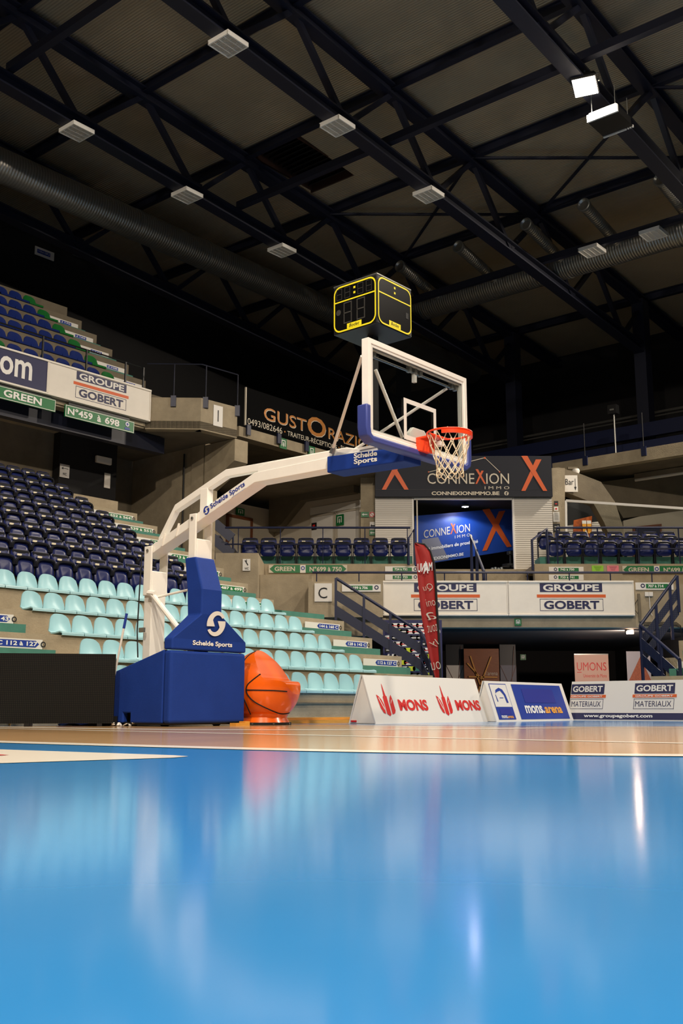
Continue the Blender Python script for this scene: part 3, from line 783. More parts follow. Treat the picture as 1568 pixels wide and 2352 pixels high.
exit_sign('green exit sign on the beam over the dark passage', (at(1189, 1437, 26.09).x, 26.09, at(1189, 1437, 26.09).z), 0, .17, .17)
t, f, w, h = psign('letter_sign', 'small white WC sign on the concrete pier', 557, 575, 1284, 1311, 25.99)
text(t, f, 'WC', -w * .5, w * .6, h * .08, h * .28, 'txtk', .005); decal(t, f, [[(-w * .5, h * .85), (-w * .3, h * .9), (w * .5, h * .5), (w * .3, h * .42)], rect(-w * .1, w * .1, h * .75, h * .95)], 'txtk')
# seats of the corner
for i in range(9):
    flip_seat('navy folding seat of the nine left of the dark shopfront, %s from the left' % ORD[i], (X(572.5 + 43 * i, 28.4), 28.4, 4.06), 0, 'navy folding seats of the corner stand').scale = (1.17, 1, 1)
for i in range(8):
    flip_seat('navy folding seat right of the shopfront, front row, %s from the left' % ORD[i], (X(1277 + 41.5 * i, 28.35), 28.35, 4.06), 0, 'navy folding seats of the corner stand').scale = (1.15, 1, 1)
    flip_seat('navy folding seat right of the shopfront, back row, %s from the left' % ORD[i], (X(1256 + 40.5 * i, 29), 29.0, 4.34), 0, 'navy folding seats of the corner stand').scale = (1.15, 1, 1)
for i, px in enumerate((758, 809, 857, 903, 1042, 1090, 1205, 1250, 1296, 1342, 1388, 1435, 1480, 1524)):
    flip_seat('navy folding seat peeping over the corner parapet, %s from the left' % ORD[i], (X(px, 27.1), 27.1, 2.62), 0, 'navy folding seats behind the corner parapet')
# railings of the corner
def rail(label, pts, r, posts=(), pr_=.016, drop=None, mids=()):
    c = pts[0]; t = thing('railing', label, 'railing', (c[0], c[1], c[2]))
    MB().tube(pts, r, 8).build('handrail', 'rail', t, world=True)
    for z in mids: MB().tube([(p[0], p[1], p[2] - z) for p in pts], r * .75, 6).build('mid_rail', 'rail', t, world=True)
    for p in posts: MB().tube([p, (p[0], p[1], drop)], pr_, 6).build('post', 'rail', t, world=True)
    return t
Yr = 26.35; zr = Zp(1315, Yr)
rail('long navy rail above the white corner banners', [(X(717, Yr), Yr, zr), (11, Yr, zr)], .03, [(X(p, Yr), Yr, zr) for p in (727, 824, 922, 1020, 1116, 1210, 1306, 1400, 1495)], .016, 3.2)
Yr = 28.12; zr = Zp(1212, Yr)
rail('navy rail in front of the nine left navy seats', [(X(515, Yr), Yr, zr), (X(943, Yr), Yr, zr)], .03, [(X(p, Yr), Yr, zr) for p in (546, 643, 741, 838, 936)], .014, 4.06, (.46,))
rail('navy rail in front of the right navy seats', [(X(1281, Yr), Yr, zr), (11, Yr, zr)], .03, [(X(p, Yr), Yr, zr) for p in (1281, 1375, 1468, 1562)], .02, 4.06, (.58,))
t = rail('bent navy handrail at the steps beside the right seats', [(X(1223, 27.9), 27.9, Zp(1310, 27.9)), (X(1223, 27.9), 27.9, Zp(1241, 27.9)), (X(1258, 28.3), 28.3, Zp(1214, 28.3)), (X(1260, 28.3), 28.3, Zp(1298, 28.3))], .035)
t = rail('navy handrails of the steps in front of the shopfront', [(X(1083, 27), 27, Zp(1335, 27)), (X(1083, 27), 27, Zp(1230, 27)), (X(1110, 26.7), 26.7, Zp(1312, 26.7)), (X(1110, 26.7), 26.7, Zp(1335, 26.7))], .045)
MB().tube([(X(1095, 26.9), 26.9, Zp(1335, 26.9)), (X(1095, 26.9), 26.9, Zp(1262, 26.9))], .04, 8).build('post', 'rail', t, world=True)
t = rail('navy handrail left of the shopfront', [(X(938, 27.9), 27.9, Zp(1298, 27.9)), (X(938, 27.9), 27.9, Zp(1238, 27.9)), (X(952, 28.2), 28.2, Zp(1216, 28.2)), (X(952, 28.2), 28.2, Zp(1298, 28.2))], .035)
# short dark stair at the left end of the corner
t = thing('stair', 'short navy metal stair behind the basket mast', 'stair', (X(535, 29), 29, 4.06))
for dy in (0, 38): MB().bar(at(470, 1182 + dy, 29), at(533, 1236 + dy, 29), .06, .27, (0, 0, 1)).build('stringer', 'rail', t, world=True)
MB().tube([at(485, 1185, 29), at(535, 1234, 29), at(535, 1285, 29)], .03, 8).build('handrail', 'rail', t, world=True)
MB().tube([at(492, 1195, 29), at(492, 1285, 29)], .03, 8).build('post', 'rail', t, world=True)
for k in range(4): 
    q = at(476 + 17 * k, 1216 + 15 * k, 29); MB().box(q.x - .15, q.x + .15, 29, 29.8, q.z - .02, q.z + .02).build('tread', 'rail', t, world=True)

# ------------------------------------------------------------------ concourse walls behind the corner seats
K = at(630, 1200, 34); K.z = 0
uv = Vector((VY, -VX, 0)); vv = Vector((VX, VY, 0))
ca = thing('wall_concourse_1', None, None, K, HA, kind='structure'); ca['label'] = 'white concourse wall with brown framed door'
MB().box(-4.2, 0, 0, .2, 3.9, 6.66).build('wall_panel', 'wall', ca)
d1 = thing('door_1', 'white door in a brown frame behind the left navy seats', 'door', K, HA, kind='structure')
def cpt(px, py):                    # point on that wall, in its own axes
    d = ray(px, py); n = Vector((-VY, VX, 0)); tt = K.dot(n) / d.dot(n); q = d * tt; q.z += CAMH
    return (q - K).dot(vv), q.z
x0, z1 = cpt(519, 1180); x1, _ = cpt(578, 1190)
e = MB(); e.box(x0, x0 + .09, -.06, 0, 4, z1).box(x1 - .09, x1, -.06, 0, 4, z1).box(x0, x1, -.06, 0, z1 - .09, z1); e.build('door_frame', 'brown', d1)
MB().box(x0 + .09, x1 - .09, -.03, 0, 4, z1 - .09).build('door_leaf', 'wall', d1)
qx, qz = cpt(551, 1184)
exit_sign('dim green exit sign over the brown framed door', K + vv * qx + Vector((.0, -.05, qz)), HA, .36, .22)
cb = thing('wall_concourse_2', None, None, K, HA - math.pi / 2, kind='structure'); cb['label'] = 'white concourse wall with double doors'
MB().box(0, 3.7, 0, .2, 3.9, 7.3).build('wall_panel', 'wall', cb)
def dpt(px, py):
    d = ray(px, py); n = vv; tt = K.dot(n) / d.dot(n); q = d * tt; q.z += CAMH
    return (q - K).dot(uv), q.z
d2 = thing('door_2', 'white double doors behind the left navy seats', 'door', K, HA - math.pi / 2, kind='structure')
for pa, pb, pt in ((717, 767, 1189), (777, 826, 1179)):
    a, z1 = dpt(pa, pt); b, _ = dpt(pb, pt)
    MB().box(a, b, -.04, 0, 4, z1).build('door_leaf', 'signw', d2, bevel=.01)
    MB().box(a - .05, a, -.06, 0, 4, z1 + .05).box(b, b + .05, -.06, 0, 4, z1 + .05).box(a - .05, b + .05, -.06, 0, z1, z1 + .05).build('door_frame', 'wall', d2)
a, z0 = dpt(713, 1177); b, z1 = dpt(828, 1148)
MB().box(a, b, -.03, 0, z0 - .1, z1).build('transom', 'signw', d2, bevel=.01)
a, z0 = dpt(784, 1190)
exit_sign('green exit sign on the white double doors', K + uv * a - vv * .06 + Vector((0, 0, z0 - .24)), HA - math.pi / 2, .3, .34)
a, z0 = dpt(724, 1203)
t = thing('door_sign', 'small dark plate on the left leaf of the white doors', 'sign', K + uv * a - vv * .05 + Vector((0, 0, z0 - .2)), HA - math.pi / 2)
MB().box(-.1, .1, -.02, 0, 0, .22).build('plate', 'black', t); decal(t, FR((0, -.02, 0)), [rect(-.05, .05, .1, .16)], 'red')
# concrete frame of the concourse
def pxprism(name, m, parent, P, Y, th):
    return MB().prism([at(x, y, Y) for x, y in P], (0, th, 0)).build(name, m, parent, world=True)
cf = thing('concrete_frame', 'raking concrete beam and pillar left of the shopfront', 'beam', at(845, 1300, 31), kind='structure')
RK = [dpt(*p) for p in ((632, 1105), (632, 1224), (646, 1224), (704, 1153), (826, 1134), (826, 1088))]
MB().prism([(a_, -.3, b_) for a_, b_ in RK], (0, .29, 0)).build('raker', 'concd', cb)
pxprism('pillar', 'conc', cf, [(828, 1060), (866, 1060), (866, 1305), (828, 1305)], 30.4, .6)
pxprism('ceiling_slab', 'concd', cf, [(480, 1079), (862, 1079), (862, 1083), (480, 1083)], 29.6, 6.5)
for lab, pa, pb, m in (('green arrow sign high on the concrete pillar', (829, 1176), (847, 1188), 'sgreen'), ('green arrow sign low on the concrete pillar', (848, 1218), (863, 1230), 'sgreen'), ('white arrow sign on the concrete pillar', (849, 1199), (863, 1217), 'signw')):
    t, f, w, h = psign('direction_sign', lab, pa[0], pb[0], pa[1], pb[1], 30.38, m=m)
    decal(t, f, [rect(-w * .4, w * .6, h * .42, h * .58), [(-w * .8, h * .5), (-w * .35, h * .25), (-w * .35, h * .75)]], 'txtk' if m == 'signw' else 'txtw')
t = thing('prohibition_sign', 'round red and white sign on the concrete pillar', 'sign', at(854, 1182, 30.37))
MB().tube([(0, 0, 0), (0, .02, 0)], .09, 20).build('plate', 'signw', t); decal(t, FR((0, -.0, 0)), ring_polys(circ(0, 0, .085), circ(0, 0, .06)) + [[(-.06, .05), (-.05, .06), (.06, -.05), (.05, -.06)]], 'red', .004)

# ------------------------------------------------------------------ shopfront box
Yc = 30.0
xa, xb, xm0, xm1 = X(862, Yc), X(1265, Yc, 1100), X(950, Yc), X(1182, Yc)
zs0, zs1, zw = Zp(1143, Yc), Zp(1050, Yc), 4.1
sb = thing('shopfront', 'white shuttered kiosk with large window under the dark sign', 'kiosk', (xa, Yc, zw))
wbox('shutter', 'shutter', sb, xa, xm0, Yc, Yc + .1, zw - .1, zs0)
wbox('shutter', 'shutter', sb, xm1, xb, Yc, Yc + .1, zw - .1, zs0)
wbox('window_frame', 'signw', sb, xm0, xm1, Yc - .02, Yc + .1, zs0 - .06, zs0)
wbox('window_frame', 'signw', sb, xm0 - .03, xm0 + .02, Yc - .02, Yc + .1, zw - .1, zs0)
wbox('window_frame', 'signw', sb, xm1 - .02, xm1 + .03, Yc - .02, Yc + .1, zw - .1, zs0)
wbox('mullion', 'txtcream', sb, X(958, Yc), X(961, Yc), Yc + .03, Yc + .06, zw, zs0)
wbox('glass_pane', 'glass', sb, xm0, xm1, Yc + .05, Yc + .06, zw - .1, zs0 - .06)
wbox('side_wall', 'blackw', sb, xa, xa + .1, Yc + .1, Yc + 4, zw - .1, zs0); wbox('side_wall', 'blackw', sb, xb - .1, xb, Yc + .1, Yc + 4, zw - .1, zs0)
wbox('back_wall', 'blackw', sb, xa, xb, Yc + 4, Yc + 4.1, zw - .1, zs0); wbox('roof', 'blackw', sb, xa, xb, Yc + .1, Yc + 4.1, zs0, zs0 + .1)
mat('kiosk_floor', (120, 116, 108), .5); wbox('inner_floor', MATS['kiosk_floor'], sb, xa, xb, Yc + .1, Yc + 4, zw - .1, zw - .02)
t = thing('sign_board', 'dark sign board with two orange X marks over the kiosk window', 'sign', (xa, Yc - .15, zs0))
W, Hh = xb - xa, zs1 - zs0
MB().box(0, W, 0, .5, 0, Hh).build('board', 'anth', t)
MB().box(0, W, -.003, 0, Hh * .17, Hh * .175).build('joint', 'black', t)
f = FR((0, 0, 0))
def bigX(fr, par, a0, a1, b0, b1, off=.006, m='oprint', lean=0):
    w = (a1 - a0) * .16
    decal(par, fr, [[(a0, b0), (a0 + w, b0), (a0 + (a1 - a0) * .82, b0 + (b1 - b0) * .9), (a0 + (a1 - a0) * .60, b0 + (b1 - b0) * .9)]], m, off)
    decal(par, fr, [[(a1 - w, b0), (a1, b0), (a0 + (a1 - a0) * .28, b1), (a0 + (a1 - a0) * .04, b1)]], m, off + .003)
sp = lambda px: (px - 862) / (1265 - 862) * W
bigX(f, t, sp(877), sp(938), Hh * .17, Hh); bigX(f, t, sp(1194), sp(1253), Hh * .14, Hh)
text(t, f, 'CONNE', sp(981), sp(1088), Hh * .31, Hh * .57, 'txtcream', .008, .0)
text(t, f, 'ION', sp(1115), sp(1167), Hh * .31, Hh * .57, 'txtcream', .008, .0)
bigX(f, t, sp(1090), sp(1114), Hh * .31, Hh * .67, .01)
text(t, f, 'I M M O', sp(1111), sp(1167), Hh * .18, Hh * .25, 'txtcream', .008, .0)
text(t, f, 'CONNEXIONIMMO.BE', sp(990), sp(1144), Hh * .035, Hh * .125, 'txtcream', .008, .03)
decal(t, f, [circ(sp(1160), Hh * .08, .065)], 'txtcream', .006); text(t, f, 'f', sp(1158), sp(1163), Hh * .03, Hh * .12, 'anth', .01)
decal(t, f, [[(sp(985), Hh * .61), (sp(986), Hh * .6), (sp(1114), Hh * .95), (sp(1113), Hh * .965)], [(sp(1113), Hh * .965), (sp(1114), Hh * .94), (sp(1146), Hh * .6), (sp(1147), Hh * .61)]], 'txtcream', .004, 'rule')
decal(t, f, [circ(sp(984), Hh * .605, .02, 8), circ(sp(1113), Hh * .95, .03, 8), circ(sp(1146), Hh * .605, .02, 8)], 'oprint', .006, 'dot')
# inside the kiosk
bt = thing('backdrop_banner', 'blue backdrop with orange X inside the kiosk', 'banner', (at(960, 1290, 31.2).x, 31.2, zw - .02))
mat('backdrop_blue', (24, 66, 150), .45)
PB = [at(952, 1299, 30.9), at(1188, 1262, 31.9), at(1188, 1165, 31.9), at(952, 1185, 30.9)]
MB().prism(PB, (.02, .05, 0)).build('sheet', MATS['backdrop_blue'], bt, world=True)
ib = bt.matrix_basis.inverted(); PB = [ib @ p for p in PB]
fx = (PB[1] - PB[0]); Lx = fx.length
fk = FR(PB[0], fx, (0, 0, 1)); sx = lambda px: (px - 952) / 236 * Lx
hz = (PB[3] - PB[0]).z
bigX(fk, bt, sx(1105), sx(1174), .12, hz * .93, .012)
text(bt, fk, 'CONNE', sx(973), sx(1032), hz * .52, hz * .68, 'txtcream', .012, .0); text(bt, fk, 'ION', sx(1048), sx(1078), hz * .52, hz * .68, 'txtcream', .012, .0)
bigX(fk, bt, sx(1033), sx(1047), hz * .52, hz * .74, .014)
text(bt, fk, 'I M M O', sx(1043), sx(1078), hz * .42, hz * .48, 'txtcream', .012, .0)
text(bt, fk, 'agents immobiliers de proximité', sx(960), sx(1096), hz * .24, hz * .33, 'txtw', .012, .02)
text(bt, fk, 'CONNEXIONIMMO.BE', sx(965), sx(1062), hz * .05, hz * .11, 'txtw', .012, .02)
mat('backdrop_grey', (120, 118, 128), .5)
decal(bt, fk, [[(sx(975), hz * .02), (sx(1028), hz * .02), (sx(1005), hz * .5), (sx(968), hz * .5)]], MATS['backdrop_grey'], .006, 'photo_print')
t = thing('kiosk_lamp', 'lit round lamp inside the kiosk window', 'lamp', at(1068, 1164, 30.8))
M['kl'] = mat('kiosk_lamp_glow', (235, 225, 255), .4, emit=130)
MB().lathe([(.1, 0), (.115, .01), (.115, .05), (.05, .09)], 20).build('housing', 'steel', t)
MB().lathe([(.09, -.006), (.1, 0)], 20).build('lens', M['kl'], t)
ld = bpy.data.lights.new('kiosk_light', 'SPOT'); ld.energy = 90; ld.color = (.85, .88, 1); ld.spot_size = R(150); ld.shadow_soft_size = .08
lo = bpy.data.objects.new('kiosk_light', ld); COL.objects.link(lo); lo.parent = t; lo.location = (0, 0, -.03)
t = thing('bar_stool', 'black round stool inside the kiosk', 'stool', (X(1172, 30.6), 30.6, zw - .02))
MB().lathe([(.2, 0), (.2, .02), (.03, .04), (.03, .25)], 16).build('base', 'black', t); MB().lathe([(.03, .25), (.25, .26), (.25, .32)], 18).build('seat', 'black', t); MB().lathe([(.03, .32), (.03, .6), (.1, .62), (.1, .7)], 12).build('stem', 'black', t)
t = thing('fittings', 'small chrome fittings on the kiosk floor', 'fittings', (X(1142, 30.4), 30.4, zw - .02))
for k in range(4):
    c = MB(); c.lathe([(.0, .06), (.05, .09), (.06, .14), (.04, .19), (0, .2)], 10, (k * .09 - .15, 0, 0.02 * (k % 2))); c.build('knob', 'steel', t, smooth=True)
MB().box(-.25, .3, -.06, .1, 0, .07).build('base', 'black', t)

# ------------------------------------------------------------------ right part: bar
bf = thing('bar_frame', 'concrete pillar and raking beam with the Bar sign', 'beam', at(1283, 1300, 30), kind='structure')
pxprism('pillar', 'conc', bf, [(1265, 1075), (1297, 1075), (1297, 1310), (1265, 1310)], 30.1, .7)
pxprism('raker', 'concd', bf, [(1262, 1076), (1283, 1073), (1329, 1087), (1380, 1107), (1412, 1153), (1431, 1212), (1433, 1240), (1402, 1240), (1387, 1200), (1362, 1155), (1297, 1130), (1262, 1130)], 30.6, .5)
t, f, w, h = psign('bar_sign', 'white Bar sign with down arrow on the concrete beam', 1296, 1325, 1092, 1130, 30.55)
text(t, f, 'Bar', -w * .85, w * .4, h * .42, h * .78, 'txtk', .006, .0); decal(t, f, [rect(w * .6, w * .68, h * .25, h * .8), [(w * .64, h * .08), (w * .46, h * .3), (w * .82, h * .3)]], 'txtk')
for k, (pa, pb, m, nm) in enumerate((((1272, 1151), (1281, 1162), 'black', 'small black notice at the top of the bar pillar'), ((1272, 1164), (1281, 1174), 'signw', 'small white notice with a red mark on the bar pillar'), ((1270, 1176), (1284, 1199), 'signw', 'white paper notice on the bar pillar'), ((1270, 1203), (1285, 1221), 'black', 'black arrow sign low on the bar pillar'))):
    t, f, w, h = psign('pillar_notice', nm, pa[0], pb[0], pa[1], pb[1], 30.08, m=m)
    if k == 3: decal(t, f, [rect(-w * .6, w * .5, h * .58, h * .66), [(w * .75, h * .62), (w * .35, h * .45), (w * .35, h * .8)]], 'txtw'); text(t, f, 'Loges', -w * .6, w * .5, h * .12, h * .34, 'txtw')
    elif k == 1: decal(t, f, [circ(0, h * .5, w * .5, 10)], 'red')
    elif k == 0: decal(t, f, [rect(-w * .5, w * .5, h * .3, h * .5)], 'red')
    else: [decal(t, f, [rect(-w * .6, w * .6, h * (.2 + .15 * q), h * (.23 + .15 * q))], 'txtk') for q in range(5)]
gp = thing('window_1', 'glazed bar partition with pale frame', 'partition', at(1297, 1240, 29.95), kind='structure')
MB().bar(at(1299, 1150, 29.95), at(1600, 1170, 29.3), .06, .07).build('top_rail', 'signw', gp, world=True)
MB().bar(at(1299, 1150, 29.95), at(1301, 1310, 29.95), .06, .06).build('jamb', 'signw', gp, world=True)
MB().prism([at(1300, 1150, 29.97), at(1600, 1170, 29.32), at(1600, 1290, 29.32), at(1300, 1305, 29.97)], (0, .012, 0)).build('glass_pane', 'glass', gp, world=True)
bw = thing('wall_bar', None, None, at(1450, 1250, 33.5), 0, kind='structure'); bw['label'] = 'dim grey wall of the bar concourse'
pxprism('wall_panel', 'wall', bw, [(1431, 1196), (1470, 1186), (1660, 1160), (1660, 1320), (1431, 1320)], 33.5, .2)
pxprism('upper_panel', 'concd', bw, [(1380, 1107), (1660, 1070), (1660, 1165), (1431, 1190)], 33.8, .2)
pxprism('dark_panel', 'black', bw, [(1297, 1150), (1400, 1150), (1400, 1320), (1297, 1320)], 33.2, .1)
d3 = thing('door_3', 'dark blue door in a brown frame at the far right', 'door', at(1488, 1310, 33.4), kind='structure')
pxprism('door_frame', 'brown', d3, [(1454, 1210), (1519, 1203), (1519, 1320), (1454, 1320)], 33.4, .1)
pxprism('door_leaf', 'rail', d3, [(1459, 1214), (1515, 1208), (1515, 1320), (1459, 1320)], 33.36, .05)
t = thing('beer_poster', 'lit poster with amber glasses behind the bar glass', 'poster', at(1338, 1240, 31.6))
M['poster'] = mat('poster_amber', (190, 92, 24), .4, var=.9, scale=3.5, rgb2=(40, 16, 8))
MB().prism([at(1317, 1195, 31.6), at(1359, 1185, 31.6), at(1358, 1240, 31.6), at(1315, 1240, 31.6)], (0, .02, 0)).build('sheet', M['poster'], t, world=True)
q = t.matrix_basis.inverted()
fp = FR(q @ at(1338, 1225, 31.59))
mat('beer_amber', (240, 170, 60), .4)
for dx in (.05, .2):
    decal(t, fp, [[(dx - .04, 0), (dx + .05, 0), (dx + .07, .3), (dx - .06, .3)]], MATS['beer_amber'], .004, 'glass_print'); decal(t, fp, [rect(dx - .06, dx + .07, .3, .4)], 'txtw', .004, 'foam_print')
decal(t, fp, [[(0, -.1), (.18, -.1), (.1, .12)]], 'txtw', .006, 'sail_print')
t = thing('shutter_screen', 'white slatted screen leaning behind the bar glass', 'screen', at(1345, 1240, 31.9))
pxprism('sheet', 'shutter', t, [(1302, 1207), (1381, 1197), (1404, 1242), (1302, 1242)], 31.9, .04)
# right balcony
rb = thing('balcony', 'concrete edge of the upper right balcony', 'balcony', HL(30.3, 16.3, 7.75), HA - math.pi / 2, kind='structure')
MB().box(0, 22, 0, .3, .05, .45).build('edge_beam', 'conc', rb); MB().box(0, 22, .3, 8.4, .1, .3).build('slab', 'concd', rb)
for i in range(5): MB().box(1.2 + i * 2 - .08, 1.2 + i * 2 + .08, -.05, 0, .2, .5).build('bracket', 'rail', rb); MB().tube([(1.2 + i * 2, -.02, .45), (1.2 + i * 2, -.02, 1.6)], .016, 6).build('post', 'black', rb)
MB().box(-6, 22, 3, 3.2, 1.0, 1.5).build('upper_fascia', 'rail', rb); MB().box(-6, 22, 3.6, 3.8, 1.8, 2.3).build('upper_fascia', 'rail', rb)
t = thing('pipe', 'thin pale pipe crossing the dark upper right wall', 'pipe', HL(36, 23, 10.98), HA - math.pi / 2)
MB().tube([(0, 0, 0), (26, 0, 0)], .05, 6).build('tube', 'steel', t); MB().tube([(0, 0, -.14), (26, 0, -.14)], .03, 6).build('tube', 'steel', t)
t = thing('tube_light', 'unlit fluorescent tube under the right balcony', 'light', HL(32, 14.2, 7.62), HA - math.pi / 2)
MB().tube([(0, 0, 0), (2.6, 0, 0)], .05, 8).build('tube', 'signw', t); MB().box(0, 2.6, -.05, .05, .04, .2).build('housing', 'concd', t)
t = thing('spot_lamp', 'small dark spotlight above the right balcony', 'lamp', ath(1410, 965, v=31.5), HA - math.pi / 2)
MB().box(-.15, .15, -.15, .1, .2, .5).build('housing', 'black', t); MB().box(-.07, .07, -.16, -.15, .3, .36).build('lens', 'steel', t); MB().tube([(0, 0, .2), (0, 0, -1.2)], .03, 6).build('stem', 'steel', t)
t = thing('camera_dome', 'small round camera at the end of the right balcony', 'camera', at(1322, 1082, 31))
MB().lathe([(0, -.12), (.09, -.09), (.12, 0), (.1, .06)], 14).build('dome', 'signw', t, smooth=True); MB().box(-.25, .05, -.05, .05, .05, .12).build('arm', 'concd', t)

# ------------------------------------------------------------------ the passage below the corner
t = thing('roller_banner', 'pale pink roll-up banner with red lettering in the dark passage', 'banner', (X(1348, 31), 31, 0))
w = (X(1386, 31) - X(1309, 31)) / 2; h = Zp(1504, 31)
mat('banner_pink', (214, 172, 152), .6)
MB().box(-w, w, 0, .01, .05, h).build('sheet', MATS['banner_pink'], t); MB().box(-w, w, -.01, .02, h, h + .03).build('top_bar', 'steel', t); MB().box(-w, w, -.1, .1, 0, .08).build('base', 'steel', t)
f = FR((0, 0, 0)); text(t, f, 'UMONS', -w * .86, w * .86, h - .46, h - .22, 'red', .005, .0); text(t, f, 'Université de Mons', -w * .5, w * .85, h - .66, h - .56, 'red', .005, .0)
decal(t, f, [rect(-w * .86, -w * .6, h - .52, h - .5)], 'red'); text(t, f, "L'Université", -w * .6, w * .6, h - 1.1, h - .92, 'backdrop_grey' in MATS and MATS['backdrop_grey'], .005, .0, .4)
t = thing('roller_banner', 'roll-up banner with a brick gable photo beside the right stair', 'banner', (X(1449, 30), 30, 0))
w = (X(1471, 30) - X(1428, 30)) / 2; h = Zp(1496, 30)
mat('banner_grey', (150, 146, 150), .6); mat('brick_print', (150, 82, 56), .7, var=.5, scale=18, stretch=(1, 1, 3))
MB().box(-w, w * 1.5, 0, .01, .05, h).build('sheet', MATS['banner_grey'], t); MB().box(-w, w * 1.5, -.1, .1, 0, .08).build('base', 'steel', t)
decal(t, FR((0, 0, 0)), [[(-w * .9, .1), (w * 1.45, .1), (w * 1.45, h - .8), (w * .45, h - .15), (-w * .9, h - .85)]], MATS['brick_print'], .004, 'photo_print')
t = thing('timber_screen', 'brown timber panel with crossed battens in the passage', 'panel', (X(1100, 33), 33, 0))
w = (X(1141, 33) - X(1062, 33)) / 2; h = Zp(1490, 33)
MB().box(-w, w, 0, .06, 0, h).build('board', 'wood', t)
cz = h - .85
for a, b in (((-.45, .4), (.35, -.5)), ((-.35, .62), (.0, -.5)), ((.3, .6), (-.15, -.5)), ((-.42, -.02), (.48, -.04))):
    MB().bar((a[0], -.03, cz + a[1]), (b[0], -.03, cz + b[1]), .04, .05, (0, -1, 0)).build('batten', 'plank', t)
text(t, FR((0, 0, 0)), "l'arena", .12, .5, cz + .02, cz + .16, 'txtcream', .005, .0)
for nm, pa, pb, lab in (('pale', 1020, 1060, 'pale glazed panel left of the timber panel'), ('grey', 1142, 1178, 'pale grey glazed panel right of the timber panel')):
    t = thing('glazed_panel', lab, 'panel', (X((pa + pb) / 2, 33.2), 33.2, 0))
    w = (X(pb, 33.2) - X(pa, 33.2)) / 2; h = Zp(1528, 33.2)
    MB().box(-w, w, 0, .02, 0, h).build('lower_pane', 'offw' if nm == 'pale' else MATS['backdrop_grey'], t)
    MB().box(-w, w, .03, .05, h, h + .7).build('upper_pane', 'black', t)
    for s, e in (((-w, .2), (w, h)), ((-w, h), (w, .4)), ((0, 0), (.2, h + .6))): MB().bar((s[0], -.01, s[1]), (e[0], -.01, e[1]), .012, .012, (0, -1, 0)).build('wire', 'brown', t)
exit_sign('small white pictogram sign deep in the passage', (X(1194, 33.5), 33.5, Zp(1516, 33.5)), 0, .18, .18)
t = thing('spot_lamp', 'small lit spotlight under the passage beam', 'lamp', at(1444, 1451, 26.8))
M['pl'] = mat('passage_lamp_glow', (255, 214, 180), .4, emit=60)
MB().lathe([(.05, 0), (.09, .02), (.1, .08), (.04, .14)], 16).build('housing', 'black', t)
MB().box(-.055, .055, -.11, -.1, -.04, .03).build('lens', M['pl'], t); MB().box(-.1, .1, -.1, .02, -.07, .1).build('body', 'black', t)
ld = bpy.data.lights.new('passage_light', 'AREA'); ld.size = .15; ld.energy = 45; ld.color = (1, .72, .5)
lo = bpy.data.objects.new('passage_light', ld); COL.objects.link(lo); lo.parent = t; lo.location = (-.0, -.14, 0); lo.rotation_euler = (R(40), 0, R(-10))
ld = bpy.data.lights.new('passage_light', 'SPOT'); ld.energy = 420; ld.color = (1, .78, .62); ld.spot_size = R(150); ld.shadow_soft_size = .05
lo = bpy.data.objects.new('passage_light', ld); COL.objects.link(lo); lo.parent = t; lo.location = (-.02, .1, -.1); lo.rotation_euler = (R(70), 0, R(12))
# sponsor wall
t = thing('sponsor_wall', 'dark blue sponsor wall covered in small logo tiles', 'panel', (X(945, 25.3), 25.3, 0))
w = (X(1012, 25.3) - X(878, 25.3)) / 2; h = Zp(1424, 25.3)
mat('sponsor_blue', (34, 36, 84), .5)
MB().box(-w, w, 0, .04, 0, h).build('board', MATS['sponsor_blue'], t)
f = FR((0, 0, 0)); cl = {'txtw': [], 'txtk': [], 'gold': [], 'teal': [], 'red': []}
rows_ = 15
for r_ in range(rows_):
    for c_ in range(9):
        a = -w + .04 + c_ * (2 * w - .06) / 9 + (.06 if r_ % 2 else 0); b = .06 + r_ * (h - .1) / rows_
        m = random.choices(list(cl), (10, 6, 1.5, 1, 1))[0]
        if a + .2 < w: cl[m].append(rrect(a, a + .22, b, b + .11, .035, 2))
for m, P in cl.items(): decal(t, f, P, m, .004, 'logo_print')
k_ = [P for P in cl['txtw']]; decal(t, f, [rect(P[0][0] - .15, P[0][0] - .03, P[0][1] + .04, P[0][1] + .06) for P in k_], 'red', .006, 'logo_mark')
k_ = [P for P in cl['txtk']]; decal(t, f, [rect(P[0][0] - .15, P[0][0] - .03, P[0][1] + .04, P[0][1] + .065) for P in k_], 'txtw', .006, 'logo_mark')

# metal stairs with perforated guards
def guard_mat():
    m = mat('perforated_navy', (24, 32, 60), .45); nt = m.node_tree; b = nt.nodes['Principled BSDF']
    tc = nt.nodes.new('ShaderNodeTexCoord'); v = nt.nodes.new('ShaderNodeTexVoronoi'); v.inputs['Scale'].default_value = 22; v.inputs['Randomness'].default_value = 0
    r = nt.nodes.new('ShaderNodeValToRGB'); r.color_ramp.elements[0].position = .2; r.color_ramp.elements[0].color = (.05, .052, .06, 1); r.color_ramp.elements[1].position = .28; r.color_ramp.elements[1].color = (*lin((24, 32, 60)), 1)
    nt.links.new(tc.outputs['Object'], v.inputs['Vector']); nt.links.new(v.outputs['Distance'], r.inputs[0]); nt.links.new(r.outputs[0], b.inputs['Base Color']); return m
M['perf'] = guard_mat()
Yg = 24.6
A, B = at(771, 1328, Yg), at(967, 1453, Yg); Cc = at(1003, 1523, 22.8)
Lp = lambda s: A.lerp(B, s)
